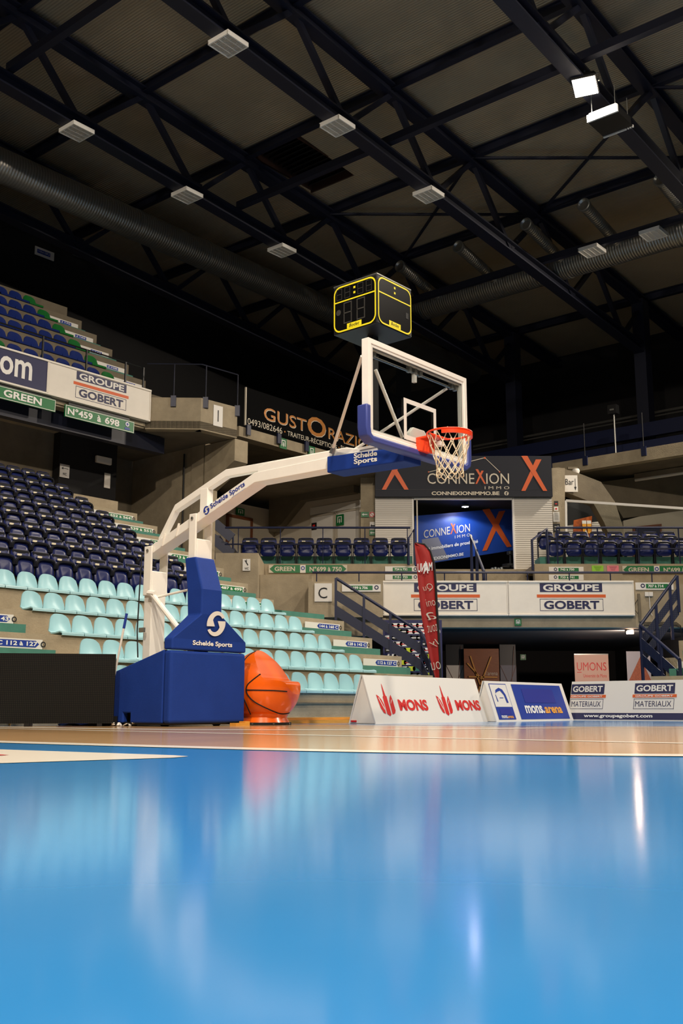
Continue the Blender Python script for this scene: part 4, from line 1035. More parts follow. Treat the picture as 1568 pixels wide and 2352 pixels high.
def guard2(label, fl_):
    c = fl_[0][0][0]; t = thing('stair_guard', label, 'railing', (c.x, c.y, 0))
    for P, posts in fl_:
        MB().tube(P, .035, 8).build('handrail', 'rail', t, world=True)
        a, b = P[0], P[-1]; n = (b - a).cross(Vector((0, 0, 1))).normalized() * .012
        for o0, o1 in ((.27, .52), (.64, .9)):
            MB().prism([a - Vector((0, 0, o0)), b - Vector((0, 0, o0)), b - Vector((0, 0, o1)), a - Vector((0, 0, o1))], n).build('perforated_panel', M['perf'], t, world=True)
        for q, ln in posts: MB().bar(q, q - Vector((0, 0, ln)), .06, .06).build('post', 'rail', t, world=True)
    return t
guard2('navy stair guard with perforated panels under the letter C', [([A, B], [(A, 1.08), (Lp(.33), 1.1), (Lp(.64), 1.15), (B, min(B.z, 1.9))]), ([B, Cc], [(B.lerp(Cc, .6), 1.3), (Cc, Cc.z)])])
Yg = 24.0
A, B = at(1554, 1322, Yg), at(1470, 1436, Yg); Cc = at(1560, 1515, 22.5)
guard2('navy stair guard with perforated panels at the right edge', [([A, B], [(A, .85), (A.lerp(B, .2), 1.25), (A.lerp(B, .58), 1.6), (B, B.z)]), ([B, Cc], [(B.lerp(Cc, .54), 1.4), (Cc, Cc.z)])])
# cable box
t = thing('junction_box', 'white twin junction box on the concrete right of the banners', 'box', at(1489, 1370, 26.09))
MB().box(-.1, -.002, -.05, 0, 0, .11).build('cover', 'signw', t, bevel=.006); MB().box(.002, .1, -.05, 0, 0, .11).build('cover', 'signw', t, bevel=.006)
MB().tube([(.01, -.02, 0), (.02, -.02, -.4), (.06, -.02, -.48)], .01, 6).build('cable', 'signw', t)
t = thing('cable_trunking', 'grey cable trunking down the concrete beside the banner', 'pipe', at(1469, 1428, 26.09))
MB().box(-.03, .03, -.04, 0, 0, .7).build('duct_strip', 'concd', t); MB().tube([(0, -.03, .6), (-.1, -.03, .45), (-.14, -.03, .32), (-.05, -.03, .2), (0, -.03, .3)], .008, 5).build('cable', 'black', t)
for k in range(3): MB().tube([(.08, -.03, -.02 - .035 * k), (.9, -.03, -.02 - .035 * k), (1.0, -.03, -.1 - .035 * k), (1.02, -.03, -.5)], .01, 5).build('cable', 'rubber', t)

# ================================================================== RIGHT SIDE STAND (only its left end shows)
rt = thing('terrace', 'stepped concrete terrace at the right edge', 'terrace', (0, 0, 0), HA, kind='structure')
for j in range(1, 8):
    MB().box(19.85 + .8 * j, 19.85 + .8 * j + .82, -4, 9.4, max(0, step_z(j) - .55) if j > 1 else 0, step_z(j)).build('terrace_step', 'conc', rt)
    if j > 1:
        MB().box(19.85 + .8 * j - .3, 19.85 + .8 * j, 7.9, 9.2, step_z(j - 1), step_z(j - 1) + .17).build('half_step', 'teal', rt)
        t = thing('number_plate', 'white seat number plate of the right stand, %s step from the floor' % ORD[j - 1], 'sign', HL(19.85 + .8 * j - .02, 8.5, step_z(j - 1) + .19), HA - math.pi / 2, 'seat number plates')
        MB().box(-.62, .62, -.012, 0, 0, .14).build('plate', 'signw', t); decal(t, FR((0, -.012, 0)), [[(-.3, .02), (.1, .02), (.18, .07), (.1, .12), (-.3, .12)]], 'sblue', .003)
        text(t, FR((0, -.012, 0)), 'D %d' % (90 + 16 * j), -.24, .06, .04, .1, 'txtw', .005)
for k in range(5):
    for i in range(5):
        o = proto['cyan'].copy(); COL.objects.link(o); o.location = HL(19.85 + .8 * (k + 1) - .03, 7.6 - .417 * i, step_z(k + 1) + .045); o.rotation_euler = (0, 0, HA - math.pi / 2)
        tagit(o, 'turquoise bucket seat of the right stand, %s from the stair, %s row up' % (ORD[i], ORD[k]), 'seat', 'turquoise bucket seats of the right stand')

# ================================================================== BASKET UNIT
HOX, HOY, HR = .8454, 10.8484, R(49.58)
hp = thing('basketball_hoop', 'portable basketball hoop with blue padded base, white arm and glass board', 'hoop', (HOX, HOY, 0), HR)
MB().box(-.86, .86, .0, .012, 2.94, 3.91).build('glass_panel', 'glass', hp)
def ringframe(o, i, y0, y1):
    mb = MB(); O = [(o[0], o[2]), (o[1], o[2]), (o[1], o[3]), (o[0], o[3])]; I = [(i[0], i[2]), (i[1], i[2]), (i[1], i[3]), (i[0], i[3])]
    L = [[(x, y, z) for x, z in Q] for Q, y in ((O, y0), (O, y1), (I, y1), (I, y0), (O, y0))]
    return mb.loops(L, cap=False)
bf_ = ringframe((-.9, .9, 2.9, 3.95), (-.845, .845, 2.955, 3.895), -.012, .075).build('board_frame', 'white', hp, bevel=.006)
ringframe((-.845, .845, 2.955, 3.895), (-.815, .815, 2.985, 3.865), -.004, -.001).build('board_line', 'signw', hp)
ringframe((-.84, .84, 2.96, 3.89), (-.80, .80, 3.0, 3.85), .012, .05).build('inner_frame', mat('grey_frame', (196, 196, 188), .5), hp)
decal(hp, FR((0, 0, 0)), frame_polys(-.295, .295, 3.0, 3.45, .05), 'signw', .004, 'target_square')
# padding round the lower edge
pad = MB(); sec = []
path = [(-.9, 3.235), (-.9, 3.0), (-.885, 2.93), (-.84, 2.9), (.84, 2.9), (.885, 2.93), (.9, 3.0), (.9, 3.235)]
def padloop(i):
    p = Vector(path[i]); a = Vector(path[max(i - 1, 0)]); b = Vector(path[min(i + 1, len(path) - 1)]); d = (b - a).normalized(); n = Vector((d.y, -d.x))
    if i in (0, 7): n = Vector((-1 if i == 0 else 1, 0))
    q = []
    for off, y in ((-.022, -.032), (.05, -.032), (.05, .1), (-.022, .1)):
        r = p + n * off; q.append((r.x, y, r.y))
    return q
pad.loops([padloop(i) for i in range(8)]); pad.build('board_padding', 'padlt', hp, bevel=.02, seg=3, smooth=True)
# ring
RC = Vector((0, -.375, 3.05))
rg = MB().tube([RC + Vector((.234 * math.cos(a), .234 * math.sin(a), 0)) for a in [2 * math.pi * k / 40 for k in range(40)]], .0105, 10, True).build('ring', 'orange', hp, smooth=True)
g = MB(); A0 = [R(d) for d in range(195, 346, 6)]
g.loops([[RC + Vector((r * math.cos(a), r * math.sin(a), z)) for r, z in ((.243, -.012), (.243, -.05), (.225, -.05), (.225, -.014))] for a in A0]); g.build('ring_guard', 'orange', hp, smooth=True)
MB().prism([(-.085, 0, 3.03), (.085, 0, 3.03), (.1, -.2, 3.03), (.17, -.25, 3.03), (-.17, -.25, 3.03), (-.1, -.2, 3.03)], (0, 0, .022)).build('ring_plate', 'orange', hp, bevel=.004)
h = MB(); h.loops([[(-.085, 0, 3.055), (.085, 0, 3.055), (.085, 0, 2.9), (-.085, 0, 2.9)], [(-.085, -.06, 3.055), (.085, -.06, 3.055), (.085, -.06, 2.9), (-.085, -.06, 2.9)], [(-.055, -.15, 3.03), (.055, -.15, 3.03), (.06, -.15, 2.87), (-.06, -.15, 2.87)]]); h.build('ring_bracket', 'orange', hp, bevel=.006)
MB().box(.02, .1, -.24, -.17, 2.955, 3.0).build('release_tab', 'signw', hp)
nodes = []
LV = [(.226, -.015), (.205, -.13), (.17, -.235), (.148, -.31), (.136, -.375), (.145, -.43)]
net = MB()
def npnt(l, k): r, z = LV[l]; a = 2 * math.pi * k / 12; return RC + Vector((r * math.cos(a), r * math.sin(a), z + (.02 * math.sin(k * 2.3) if l == 5 else 0)))
for l in range(5):
    for k in range(12):
        o = .5 * (l % 2); o2 = .5 * ((l + 1) % 2)
        for s in (-.5, .5):
            a = npnt(l, k + o); b = npnt(l + 1, k + o + s); m_ = (a + b) / 2; cc = Vector((RC.x, RC.y, m_.z)); m_ = cc + (m_ - cc) * (.97 if l < 2 else 1.0)
            net.tube([a, m_, b], .0048, 5)
for k in range(12): p = npnt(0, k); net.tube([p, p + Vector((0, 0, .03)), RC + (p - RC) * 1.06 + Vector((0, 0, .02))], .005, 5)
for k in range(12): net.tube([npnt(5, k + .5), (npnt(5, k + .5) + npnt(5, k + 1.5)) / 2 + Vector((0, 0, -.035)), npnt(5, k + 1.5)], .0048, 5)
net.build('net', 'net', hp, smooth=True)
# structure behind the glass
MB().tube([(-.74, .07, 3.8), (.8, .07, 3.81)], .014, 8).build('cross_bar', 'steel', hp)
for x in (-.72, -.1, 0, .1, .7, .78): MB().box(x - .02, x + .02, .04, .09, 3.79, 3.86).build('clamp', 'steel', hp)
MB().box(-.02, .02, .05, .09, 3.7, 3.82).build('latch', 'signw', hp)
pl = [(-.17, 3.02), (-.17, 3.10), (-.1, 3.17), (.1, 3.17), (.17, 3.1), (.17, 2.96), (-.12, 2.96)]
MB().prism([(x, .015, z) for x, z in pl], (0, .05, 0)).build('mount_plate', 'white', hp, bevel=.01)
MB().tube([(-.64, .1, 3.69), (-.16, .12, 3.06)], .019, 8).build('strut', 'white', hp)
MB().tube([(-.14, 1.12, 3.1), (-.885, .08, 3.77)], .018, 8).build('strut', 'white', hp); MB().tube([(.14, 1.12, 3.1), (.64, .08, 3.79)], .018, 8).build('strut', 'white', hp)
for s in (-1, 1): MB().tube([(s * .14, 1.14, 3.05), (s * .14, 1.1, 3.13)], .03, 8).build('strut_joint', 'steel', hp)
# arm
def beam(P, wd, name, m='white', bevel=.008):
    """P: list of (y, ztop, zbottom)"""
    L = [[(-wd, y, zt), (wd, y, zt), (wd, y, zb), (-wd, y, zb)] for y, zt, zb in P]
    return MB().loops(L).build(name, m, hp, bevel=bevel)
beam([(4.41, 2.28, 2.16), (2.4, 3.022, 2.896), (.5, 3.03, 2.885)], .11, 'lower_arm')
beam([(4.24, 2.42, 2.33), (3.93, 2.83, 2.735), (2.98, 3.16, 3.06), (1.0, 3.12, 3.03), (.66, 3.03, 3.01)], .045, 'upper_arm')
beam([(2.36, 3.08, 3.0), (2.2, 3.115, 3.0), (1.0, 3.10, 3.0), (.62, 3.03, 3.0)], .1, 'arm_top_plate')
MB().box(-.05, .05, 3.3, 3.44, 2.6, 2.97).build('arm_post', 'white', hp, bevel=.008)
for y, z in ((4.05, 2.37), (3.78, 2.47)): MB().bar((-.118, y - .03, z + .08), (-.118, y + .03, z - .08), .012, .025, (1, 0, 0)).build('weld_band', 'white', hp)
sl_ = beam([(1.2, 3.025, 2.835), (.1, 2.96, 2.80)], .15, 'arm_sleeve', 'pad', .012)
MB().box(-.12, .12, .42, .75, 3.03, 3.06).build('arm_end_plate', 'signw', hp)
fs = FR((-.15, 1.2, 0), (0, -1, -.05), (0, 0, 1))
text(sl_, fs, 'Schelde', .40, .73, 2.955, 3.015, 'txtw', .004, .03); text(sl_, fs, 'Sports', .40, .73, 2.875, 2.95, 'txtw', .004, .03)
dl = Vector((0, 2.37 - 4.4, 2.953 - 2.235)).normalized(); up_ = Vector((0, dl.z, -dl.y))
fa = FR((-.11, 3.24, 2.655), dl, up_)
mat('logo_blue', (40, 60, 150), .5)
text(hp, fa, 'Schelde Sports', .08, .72, -.035, .05, MATS['logo_blue'], .004, .02)
decal(hp, fa, [rect(.46, .72, -.052, -.048)], MATS['logo_blue'], .004)
def emblem(par, fr, c, r, m, off=.004):
    P = []
    up = [(c[0] + r * math.cos(R(a)), c[1] + r * math.sin(R(a))) for a in range(32, 196, 10)]
    inn = [(c[0] + r * .12 + r * .52 * math.cos(R(a)), c[1] + r * .18 + r * .5 * math.sin(R(a))) for a in range(32, 196, 10)]
    decal(par, fr, [[up[i], up[i + 1], inn[i + 1], inn[i]] for i in range(len(up) - 1)], m, off, 'emblem')
    lo_ = [(c[0] - (p[0] - c[0]), c[1] - (p[1] - c[1])) for p in up]; li = [(c[0] - (p[0] - c[0]), c[1] - (p[1] - c[1])) for p in inn]
    decal(par, fr, [[lo_[i], lo_[i + 1], li[i + 1], li[i]] for i in range(len(up) - 1)], m, off, 'emblem')
    k = r * .5
    decal(par, fr, [[(c[0] - r * .98, c[1] - r * .25), (c[0] - r * .12, c[1] - r * .22), (c[0] - r * .42, c[1] + r * .3), (c[0] - r * .7, c[1] + r * .3)]], m, off + .001, 'emblem')
    decal(par, fr, [[(c[0] + r * .98, c[1] + r * .25), (c[0] + r * .12, c[1] + r * .22), (c[0] + r * .42, c[1] - r * .3), (c[0] + r * .7, c[1] - r * .3)]], m, off + .001, 'emblem')
emblem(hp, fa, (.0, .005), .055, MATS['logo_blue'])
# masts
def mast(y0, y1, zb, zsplit, ztop, nm, hw, zl):
    MB().box(-hw, hw, y0, y1, zb, zsplit).build(nm, 'white', hp, bevel=.01)
    for s in (-1, 1):
        MB().box(s * (hw + .012) - .014, s * (hw + .012) + .014, y0, y1, zl, ztop).build('fork_cheek', 'white', hp, bevel=.01)
        MB().tube([(s * (hw + .024), (y0 + y1) / 2, ztop - .06), (s * (hw + .04), (y0 + y1) / 2, ztop - .06)], .02, 10).build('pivot_bolt', 'steel', hp)
mast(3.4, 3.53, .5, 2.32, 2.64, 'front_mast', .118, 1.8); mast(4.25, 4.40, .3, 1.98, 2.31, 'rear_mast', .118, 1.66)
MB().tube([(-.15, 4.22, 1.68), (-.15, 3.55, 1.1)], .035, 10).build('gas_spring', 'white', hp); MB().tube([(-.1, 4.15, 1.63), (.0, 3.4, 1.72)], .016, 8).build('tie_rod', 'white', hp)
MB().tube([(-.15, 4.27, 1.685), (-.15, 4.14, 1.665)], .04, 8).build('spring_joint', 'white', hp)
MB().tube([(-.17, 4.41, 2.22), (-.18, 4.42, 1.8), (-.18, 4.44, 1.2), (-.17, 4.42, .86)], .009, 6).build('cable', 'black', hp)
MB().box(-.19, -.16, 4.3, 4.4, 1.18, 1.24).build('latch', 'steel', hp)
# padding
MB().box(-.61, .63, 3.25, 3.38, .04, .9).build('front_pad', 'pad', hp, bevel=.035, seg=3)
L = [(.91, -.6, .63, 3.25, 3.40), (1.04, -.6, .63, 3.25, 3.40), (1.35, -.19, .15, 3.2, 3.46), (1.66, -.19, .15, 3.2, 3.48), (2.075, -.18, .14, 3.35, 3.55)]
MB().loops([[(a, yf, z), (b, yf, z), (b, yb, z), (a, yb, z)] for z, a, b, yf, yb in L]).build('mast_pad', 'pad', hp, bevel=.018, seg=2)
for s in (-1, 1):
    x0, x1 = (-.61, -.53) if s < 0 else (.55, .63)
    MB().prism([(x0, 3.385, .04), (x0, 3.385, .91), (x0, 5.6, .33), (x0, 5.6, .04), (x0, 4.12, .04), (x0, 4.12, .16), (x0, 3.98, .16), (x0, 3.98, .04)], (x1 - x0, 0, 0)).build('side_pad', 'pad', hp, bevel=.015)
MB().prism([(-.5, 3.4, .06), (-.5, 3.4, .8), (-.5, 5.5, .28), (-.5, 5.5, .06)], (1.0, 0, 0)).build('base_frame', 'rubber', hp)
MB().box(-.58, .6, 3.29, 5.5, .02, .05).build('base_rim', 'black', hp)
for x, y in ((-.42, 3.55), (.42, 3.55), (-.42, 5.2), (.42, 5.2)):
    MB().tube([(x - .04, y, .05), (x + .04, y, .05)], .05, 14).build('wheel', 'rubber', hp)
ff = FR((0, 3.25, 0))
mat('padlogo', (228, 228, 224), .5)
fm = FR((0, 3.243, 1.04), (1, 0, 0), (0, -.05, .31))
MPAD = [c for c in hp.children if c.name.startswith('mast_pad')][0]
emblem(MPAD, fm, (.06, .21), .155, MATS['padlogo'], .008)
text(MPAD, ff, 'Schelde Sports', -.28, .38, .955, 1.03, MATS['padlogo'], .006, .03)
def regroup(host_name, names, root=None):
    kids = list((root or hp).children); h_ = [c for c in kids if c.name.split('.')[0] == host_name][0]
    for c in kids:
        if c.name.split('.')[0] in names: c.parent = h_
regroup('ring', ('net', 'ring_guard', 'ring_plate', 'ring_bracket', 'release_tab')); regroup('glass_panel', ('target_square', 'board_line'))
regroup('cross_bar', ('clamp',)); regroup('lower_arm', ('weld_band',)); regroup('base_frame', ('wheel', 'base_rim'))
t = thing('wood_chock', 'small light wood chock at the right foot of the hoop base', 'block', Vector((HOX, HOY, 0)) + Matrix.Rotation(HR, 3, 'Z') @ Vector((.5, 3.2, 0)), HR)
MB().box(-.12, .12, -.05, .06, 0, .035).box(.04, .12, -.05, .06, .035, .055).build('block', 'plank', t)
# shot clock on its pole
ck = thing('shot_clock', 'black twin-faced shot clock with yellow outlines above the glass board', 'clock', Vector((HOX, HOY, 0)) + Matrix.Rotation(HR, 3, 'Z') @ Vector((0, .645, 4.36)), HR)
S = .315
MB().box(-S, S, -S, S, 0, .57).build('body', 'black', ck, bevel=.01)
MB().box(-S, S, -S, S, .571, .585).build('lid', 'steel', ck)
MB().box(-.05, .05, -.04, .04, -1.3, 0).build('pole', 'black', ck); MB().box(-.1, .16, -.02, .02, -.1, -.08).build('pole_bracket', 'black', ck)
mat('segment_off', (52, 50, 46), .6); mat('clock_face', (12, 12, 13), .25)
for fr_, live in ((FR((0, -S, 0)), 0), (FR((-S, 0, 0), (0, -1, 0)), 1)):
    decal(ck, fr_, [rrect(-.3, .3, .02, .55, .09)], MATS['clock_face'], .004, 'face')
    decal(ck, fr_, ring_polys(rrect(-.305, .305, .012, .558, .095), rrect(-.288, .288, .03, .54, .08)), 'yellow', .007, 'outline')
    decal(ck, fr_, [rect(-.292, .292, .365, .38)], 'yellow', .007, 'outline')
    decal(ck, fr_, [rect(-.016, .012, .485, .51), rect(-.016, .012, .425, .45)], 'yellow', .007, 'colon')
    decal(ck, fr_, [rect(-.11, .1, .03, .09)], 'yellow', .008, 'maker_plate'); text(ck, fr_, 'Bodet', -.08, .07, .043, .08, 'txtk', .01, .0, .3)
    def seg(cx, cy, w, h, t_):
        P = frame_polys(cx - w, cx + w, cy - h, cy + h, t_); P.append(rect(cx - w, cx + w, cy - t_ / 2, cy + t_ / 2)); return P
    if live:
        for x in (-.225, -.105, .085, .205): decal(ck, fr_, seg(x, .463, .04, .065, .006), MATS['segment_off'], .007, 'digit')
        for x in (-.1, .09): decal(ck, fr_, seg(x, .225, .06, .125, .014), MATS['segment_off'], .007, 'digit')
        decal(ck, fr_, [circ(-.235, .25, .035)], MATS['segment_off'], .007, 'lamp_dot')
    else:
        decal(ck, fr_, [rect(.2, .25, .2, .27)], 'black', .007, 'hole')

# ================================================================== BASKETBALL CHAIR
BCR = R(-20)
bc = thing('ball_chair', 'orange chair shaped like a giant basketball beside the hoop base', 'chair', (-1.02, 14.0, 0), BCR)   # local x = facing direction
BR, BZ = .48, .50
def ball_hole(p):                   # true where the seat is cut away (local coordinates)
    x, z = p.x, p.z
    prof = [(-.3, 1.4), (-.07, .96), (.03, .82), (.13, .66), (.19, .585), (.34, .567), (.41, .53), (.45, .44), (.5, .38), (.8, .33)]
    if x < -.3: return False
    for (a, za), (b, zb) in zip(prof, prof[1:]):
        if a <= x <= b: return z > za + (zb - za) * (x - a) / (b - a)
    return False
bm = bmesh.new(); bmesh.ops.create_uvsphere(bm, u_segments=48, v_segments=28, radius=BR)
for v in bm.verts: v.co.z += BZ
me = bpy.data.meshes.new('ball_shell'); bm.to_mesh(me); bm.free()
ball = bpy.data.objects.new('ball_shell', me); COL.objects.link(ball); me.materials.append(M['ballo'])
prof = smooth_path([(-.3, 1.4), (-.07, .96), (.03, .82), (.13, .66), (.19, .585), (.34, .567), (.41, .53), (.45, .44), (.5, .38), (.8, .33)], 4)
cut = MB().prism([(x, -.7, z) for x, z in prof] + [(.8, -.7, 1.4)], (0, 1.4, 0)).build('cutter', 'ballo')
md = ball.modifiers.new('cut', 'BOOLEAN'); md.operation = 'DIFFERENCE'; md.object = cut; md.solver = 'EXACT'
me2 = bpy.data.meshes.new_from_object(ball.evaluated_get(bpy.context.evaluated_depsgraph_get()))
bpy.data.objects.remove(cut); ball.modifiers.clear(); ball.data = me2; ball.parent = bc
for p in me2.polygons: p.use_smooth = True
try: me2.set_sharp_from_angle(angle=R(40))
except Exception: pass
MB().lathe([(.34, .03), (.3, .1), (.33, .16)], 28).build('pedestal', 'ballo', bc, smooth=True)
MB().lathe([(.36, 0), (.36, .035)], 28).build('base_ring', 'rubber', bc)
for k in range(8): a = 2 * math.pi * k / 8; MB().box(.355 * math.cos(a) - .012, .355 * math.cos(a) + .012, .355 * math.sin(a) - .012, .355 * math.sin(a) + .012, .01, .028).build('bolt', 'steel', bc)
C0 = Vector((0, 0, BZ)); BS = BR + .001
def seam(P, n=6):                   # P: (across, up) on the near half of the ball, in radii
    q = []
    for x, z in smooth_path(P, n):
        k = math.hypot(x, z)
        if k > .995: x *= .995 / k; z *= .995 / k
        v_ = Matrix.Rotation(-BCR, 3, 'Z') @ Vector((x, -math.sqrt(max(0, 1 - x * x - z * z)), z)); q.append(C0 + v_ * BS)
    MB().tube([p for p in q if p.z > .12], .0085, 6).build('seam', 'rubber', bc, smooth=True)
seam([(-.04, .31), (-.25, .15), (-.38, .03), (-.42, -.11), (-.36, -.26), (-.17, -.44), (.27, -.66), (.5, -.74), (.7, -.72)])
seam([(-.42, -.11), (0, -.12), (.35, -.13), (.66, -.15)])
seam([(-.78, .2), (-.68, .0), (-.58, -.14), (-.5, -.32), (-.42, -.5), (-.32, -.75)])
seam([(-.24, .95), (-.42, .82), (-.52, .68), (-.58, .5), (-.6, .3)])
# ================================================================== FLOOR BOARDS
def aframe(name, label, loc, rz, L, w2, h):       # local x along the board, front foot at y = 0
    t = thing(name, label, 'advertising board', loc, rz)
    nfr = Vector((0, -h, w2)).normalized() * -.02
    MB().prism([(0, 0, 0), (L, 0, 0), (L, w2, h), (0, w2, h)], (0, .02, 0)).build('front_panel', 'signw', t)
    MB().prism([(0, 2 * w2, 0), (L, 2 * w2, 0), (L, w2 + .02, h), (0, w2 + .02, h)], (0, .02, 0)).build('rear_panel', 'signw', t)
    for x in (.01, L - .02):
        MB().prism([(x, .02, .005), (x, 2 * w2, .005), (x, w2 + .015, h - .03)], (.01, 0, 0)).build('end_panel', 'offw', t)
    return t, FR((0, 0, 0), (1, 0, 0), (0, w2, h)), math.hypot(w2, h)
t, f, sh = aframe('advert_board', 'white slanted floor board with two red tower emblems', HL(11.84, 9.3), HA, 2.95, .24, .69)
def mons(t, f, a, sx_, t0, t1):
    q = lambda P: [(a + x * sx_, .10 + y * .43) for x, y in P]
    decal(t, f, [q([(.40, .10), (.52, .02), (.60, .08), (.60, .72), (.56, .74), (.54, .92), (.52, 1.12), (.505, 1.18), (.49, 1.12), (.47, .92), (.45, .74), (.40, .70)])], 'red', .004, 'mark_print')
    decal(t, f, [q([(.34, .10), (.36, .42), (.30, .6), (.2, .72), (.10, .78), (.13, .5), (.16, .3), (.24, .14)])], 'red', .004, 'mark_print')
    decal(t, f, [q([(.66, .08), (.80, .12), (.86, .22), (.86, .55), (.82, .78), (.74, .68), (.68, .55)])], 'red', .004, 'mark_print')
    decal(t, f, [q([(.16, .66), (.19, .68), (.33, .3), (.32, .22)]), q([(.70, .44), (.72, .5), (.80, .62), (.80, .58)])], 'signw', .006, 'mark_print')
    text(t, f, 'MONS', t0, t1, .19, .365, 'red', .004, .045)
mons(t, f, .135, .476, .66, 1.39); mons(t, f, 1.636, .458, 2.16, 2.86)
MB().box(.0, .05, .36, .46, .02, .045).build('red_tag', 'red', t)
mat('logo_dark', (34, 44, 140), .5)
t, f, sh = aframe('advert_board', 'slanted white floor board with two blue panels', HL(14.82, 9.15), HA, 2.62, .22, .66)
decal(t, f, [rect(.09, .63, .035, sh - .045)], 'sblue'); decal(t, f, [rect(.105, .615, .25, sh - .06)], 'signw', .006); decal(t, f, [rect(.19, .53, .12, .22)], MATS['logo_dark'], .006)
text(t, f, 'mons.', .19, .38, .055, .105, 'txtw', .007); text(t, f, 'arena', .38, .56, .055, .095, 'amber', .007)
decal(t, f, [[(.21, .48), (.24, .54), (.36, .58), (.46, .55), (.52, .46), (.54, .32), (.48, .32), (.46, .45), (.38, .53), (.28, .51)], [(.2, .34), (.23, .34), (.21, .46), (.195, .46)], rect(.3, .42, .40, .41)], 'sblue', .009, 'mark_print')
decal(t, f, [rect(.80, 2.5, .035, sh - .045)], 'sblue'); decal(t, f, [rect(1.09, 2.17, .325, .573)], MATS['logo_dark'], .007)
text(t, f, 'mons.', 1.02, 1.66, .135, .275, 'txtw', .009, .03); text(t, f, 'arena', 1.68, 2.3, .135, .25, 'amber', .009, .03)
t, f, sh = aframe('advert_board', 'long white floor board with navy and orange marks at the right', HL(17.5, 9.3), HA - math.pi / 2, 4.4, .22, .70)
decal(t, f, [rect(.02, 4.4, .02, .14)], 'navyprint')
text(t, f, 'www.groupegobert.com', .31, 1.61, .04, .12, 'txtw', .006, .03)
for a in (-.07, 1.245, 2.56):
    a0 = max(a, .01)
    decal(t, f, [rect(a0, a + .735, .49, .68)], 'navyprint'); text(t, f, 'GOBERT', a0 + .03, a + .70, .53, .645, 'signw', .006, .03)
    decal(t, f, [rect(max(a - .03, .005), a + .775, .42, .475)], 'oprint'); text(t, f, 'GROUPE GOBERT', max(a + .02, .02), a + .71, .432, .462, 'signw', .006, .03)
    decal(t, f, frame_polys(a0, a + .735, .21, .40, .008), 'navyprint'); text(t, f, 'MATERIAUX', a0 + .03, a + .69, .255, .355, 'navyprint', .006, .0)
# LED screen at the left
l0 = Vector((-4.75, 12.55, 0)); l1 = Vector((-2.77, 12.92, 0)); dl_ = l1 - l0
sn = thing('led_screen', 'black LED advertising screen standing at the left edge', 'screen', l0, math.atan2(dl_.y, dl_.x))
def led_mat():
    m = mat('led_dots', (15, 15, 16), .6, spec=.15); nt = m.node_tree; b = nt.nodes['Principled BSDF']
    tc = nt.nodes.new('ShaderNodeTexCoord'); v = nt.nodes.new('ShaderNodeTexVoronoi'); v.inputs['Scale'].default_value = 46; v.inputs['Randomness'].default_value = 0
    r = nt.nodes.new('ShaderNodeValToRGB'); r.color_ramp.elements[0].position = .22; r.color_ramp.elements[0].color = (.018, .017, .014, 1); r.color_ramp.elements[1].position = .4; r.color_ramp.elements[1].color = (.004, .004, .004, 1)
    nt.links.new(tc.outputs['Object'], v.inputs['Vector']); nt.links.new(v.outputs['Distance'], r.inputs[0]); nt.links.new(r.outputs[0], b.inputs['Base Color']); return m
LD = led_mat()
for k in range(2): MB().box(k * dl_.length / 2, (k + 1) * dl_.length / 2, 0, .06, .035, .87).build('screen_module', LD, sn)
MB().box(0, dl_.length, .06, .12, .05, .86).build('cabinet', 'black', sn)
for x in (.15, 1.0, 1.85): MB().box(x - .03, x + .03, -.02, .4, 0, .035).build('foot', 'black', sn)
# bits along the floor
t = thing('timber_strip', 'low yellow timber strip along the foot of the stand', 'timber', HL(12.3, 10.2), HA)
MB().box(-1.5, 1.3, 0, .12, 0, .05).build('plank', 'plank', t); MB().box(-1.5, 1.3, .02, .14, .052, .085).build('plank', 'plank', t)
t = thing('timber_strip', 'short yellow timber strip under the black screen', 'timber', (-4.3, 13.35, 0), R(10))
MB().box(-.6, .14, 0, .1, 0, .045).build('plank', 'plank', t)
t = thing('broom', 'broom handle leaning behind the black screen', 'broom', at(250, 1600, 13.1))
a, b = at(291, 1409, 13.02), at(253, 1600, 13.1)
MB().tube([b, b.lerp(a, .82)], .014, 8).build('handle', 'signw', t, world=True); MB().tube([b.lerp(a, .82), a], .017, 8).build('grip', 'sblue', t, world=True)
MB().box(b.x - .25, b.x + .1, b.y - .03, b.y + .03, 0, .12).build('head', 'black', t, world=True); MB().tube([b, (b.x - .06, b.y, .1)], .014, 8).build('socket', 'signw', t, world=True)
t = thing('crumpled_tape', 'crumpled white tape on the floor by the hoop base', 'litter', (-2.72, 12.98, 0))
for k in range(9):
    x = -.1 + k * .035; MB().bar((x, random.uniform(-.08, .1), .01), (x + random.uniform(-.05, .12), random.uniform(-.08, .1), random.uniform(.015, .05)), .03, .006).build('strip', 'signw', t)
t = thing('cloth', 'dark blue cloth lying under the black screen', 'cloth', (-3.2, 13.45, 0))
cl_ = MB(); n_ = 10
cl_.loops([[(-.35 + .75 * i / n_, y, max(.003, .05 * math.sin(i * 1.9 + y * 20) * (1 - abs(y) * 5) + .022)) for i in range(n_ + 1)] for y in (-.16, -.08, 0, .08, .16)], cap=False, closed=False).build('fabric', 'pad', t, smooth=True)
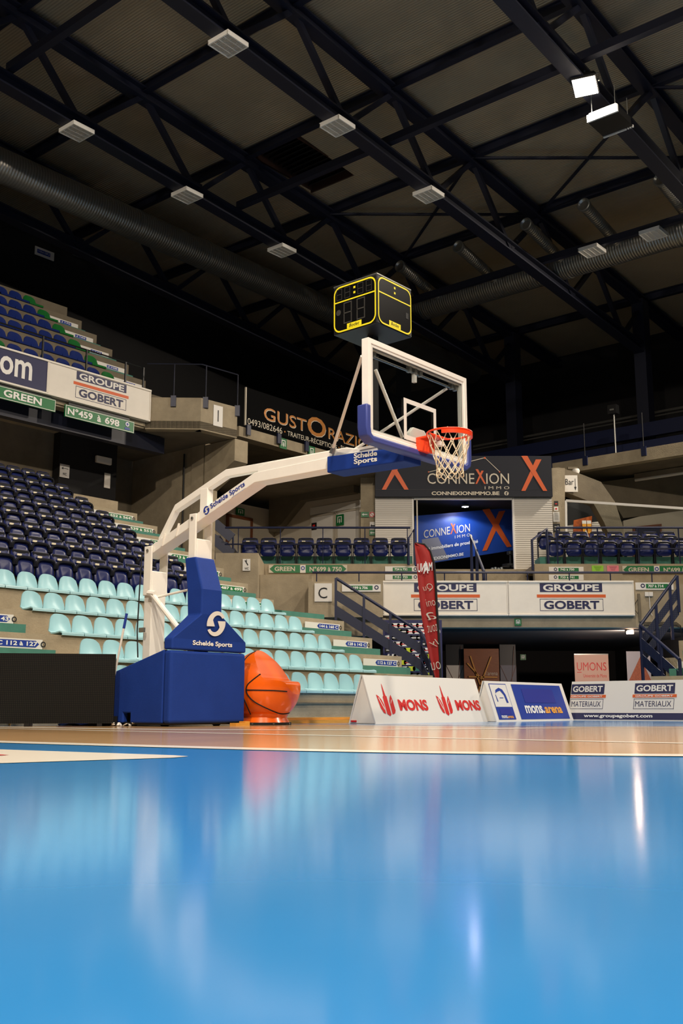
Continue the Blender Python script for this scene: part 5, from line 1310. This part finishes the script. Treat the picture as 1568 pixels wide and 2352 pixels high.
# feather flag
Yf = 20.2
fg = thing('feather_flag', 'tall red feather flag with mirrored white lettering behind the floor boards', 'flag', (X(1011, Yf), Yf, 0))
left = [(952, 1248), (954, 1275), (958, 1315), (962, 1360), (967, 1410), (975, 1455), (984, 1500), (995, 1540), (1003, 1572), (1008, 1600)]
right = [(953, 1247), (974, 1250), (988, 1266), (996, 1293), (1000, 1340), (1003, 1400), (1007, 1455), (1010, 1510), (1011, 1560), (1012, 1600)]
mat('flag_red', (176, 34, 28), .6, var=.12, scale=2)
fgm = MB(); lo_ = []
for (a, b), (c, d) in zip(left, right):
    p, q = at(a, b, Yf), at(c, d, Yf)
    lo_.append([p + Vector((0, .0, 0)), p.lerp(q, .35) + Vector((0, .035, 0)), p.lerp(q, .7) + Vector((0, -.02, 0)), q])
fgm.loops(lo_, cap=False, closed=False); fo = fgm.build('cloth', MATS['flag_red'], fg, world=True, smooth=True)
so = fo.modifiers.new('thick', 'SOLIDIFY'); so.thickness = .006
MB().tube([at(c, d, Yf) for c, d in right] + [Vector((X(1012, Yf), Yf, .05))], [.018] * 3 + [.024] * 5 + [.03] * 3, 8).build('pole', 'rubber', fg, world=True, smooth=True)
MB().tube([(-.35, -.1, .03), (.35, .1, .03)], .025, 6).build('foot', 'rubber', fg); MB().tube([(-.1, .35, .03), (.1, -.35, .03)], .025, 6).build('foot', 'rubber', fg)
qf = fg.matrix_basis.inverted(); o_ = qf @ at(975, 1300, Yf - .06); ff2 = FR(o_, (1, 0, .12))
text(fg, ff2, 'MANU', -.14, .15, -.11, .06, 'txtw', .0, .02, 0, mirror=True)
text(fg, ff2, 'A', -.03, .07, -.15, .09, 'txtw', .001, .03, 0, mirror=True)
for px, py, s in ((982, 1350, 'Qu'), (988, 1384, 'oni'), (990, 1415, 'a'), (992, 1443, 'tout'), (996, 1478, 'ly'), (1000, 1530, 'ou')):
    o_ = qf @ at(px, py, Yf - .05); text(fg, FR(o_, (1, 0, .2)), s, -.1, .1, -.07, .08, 'txtcream', .0, -.012, .4, mirror=True)
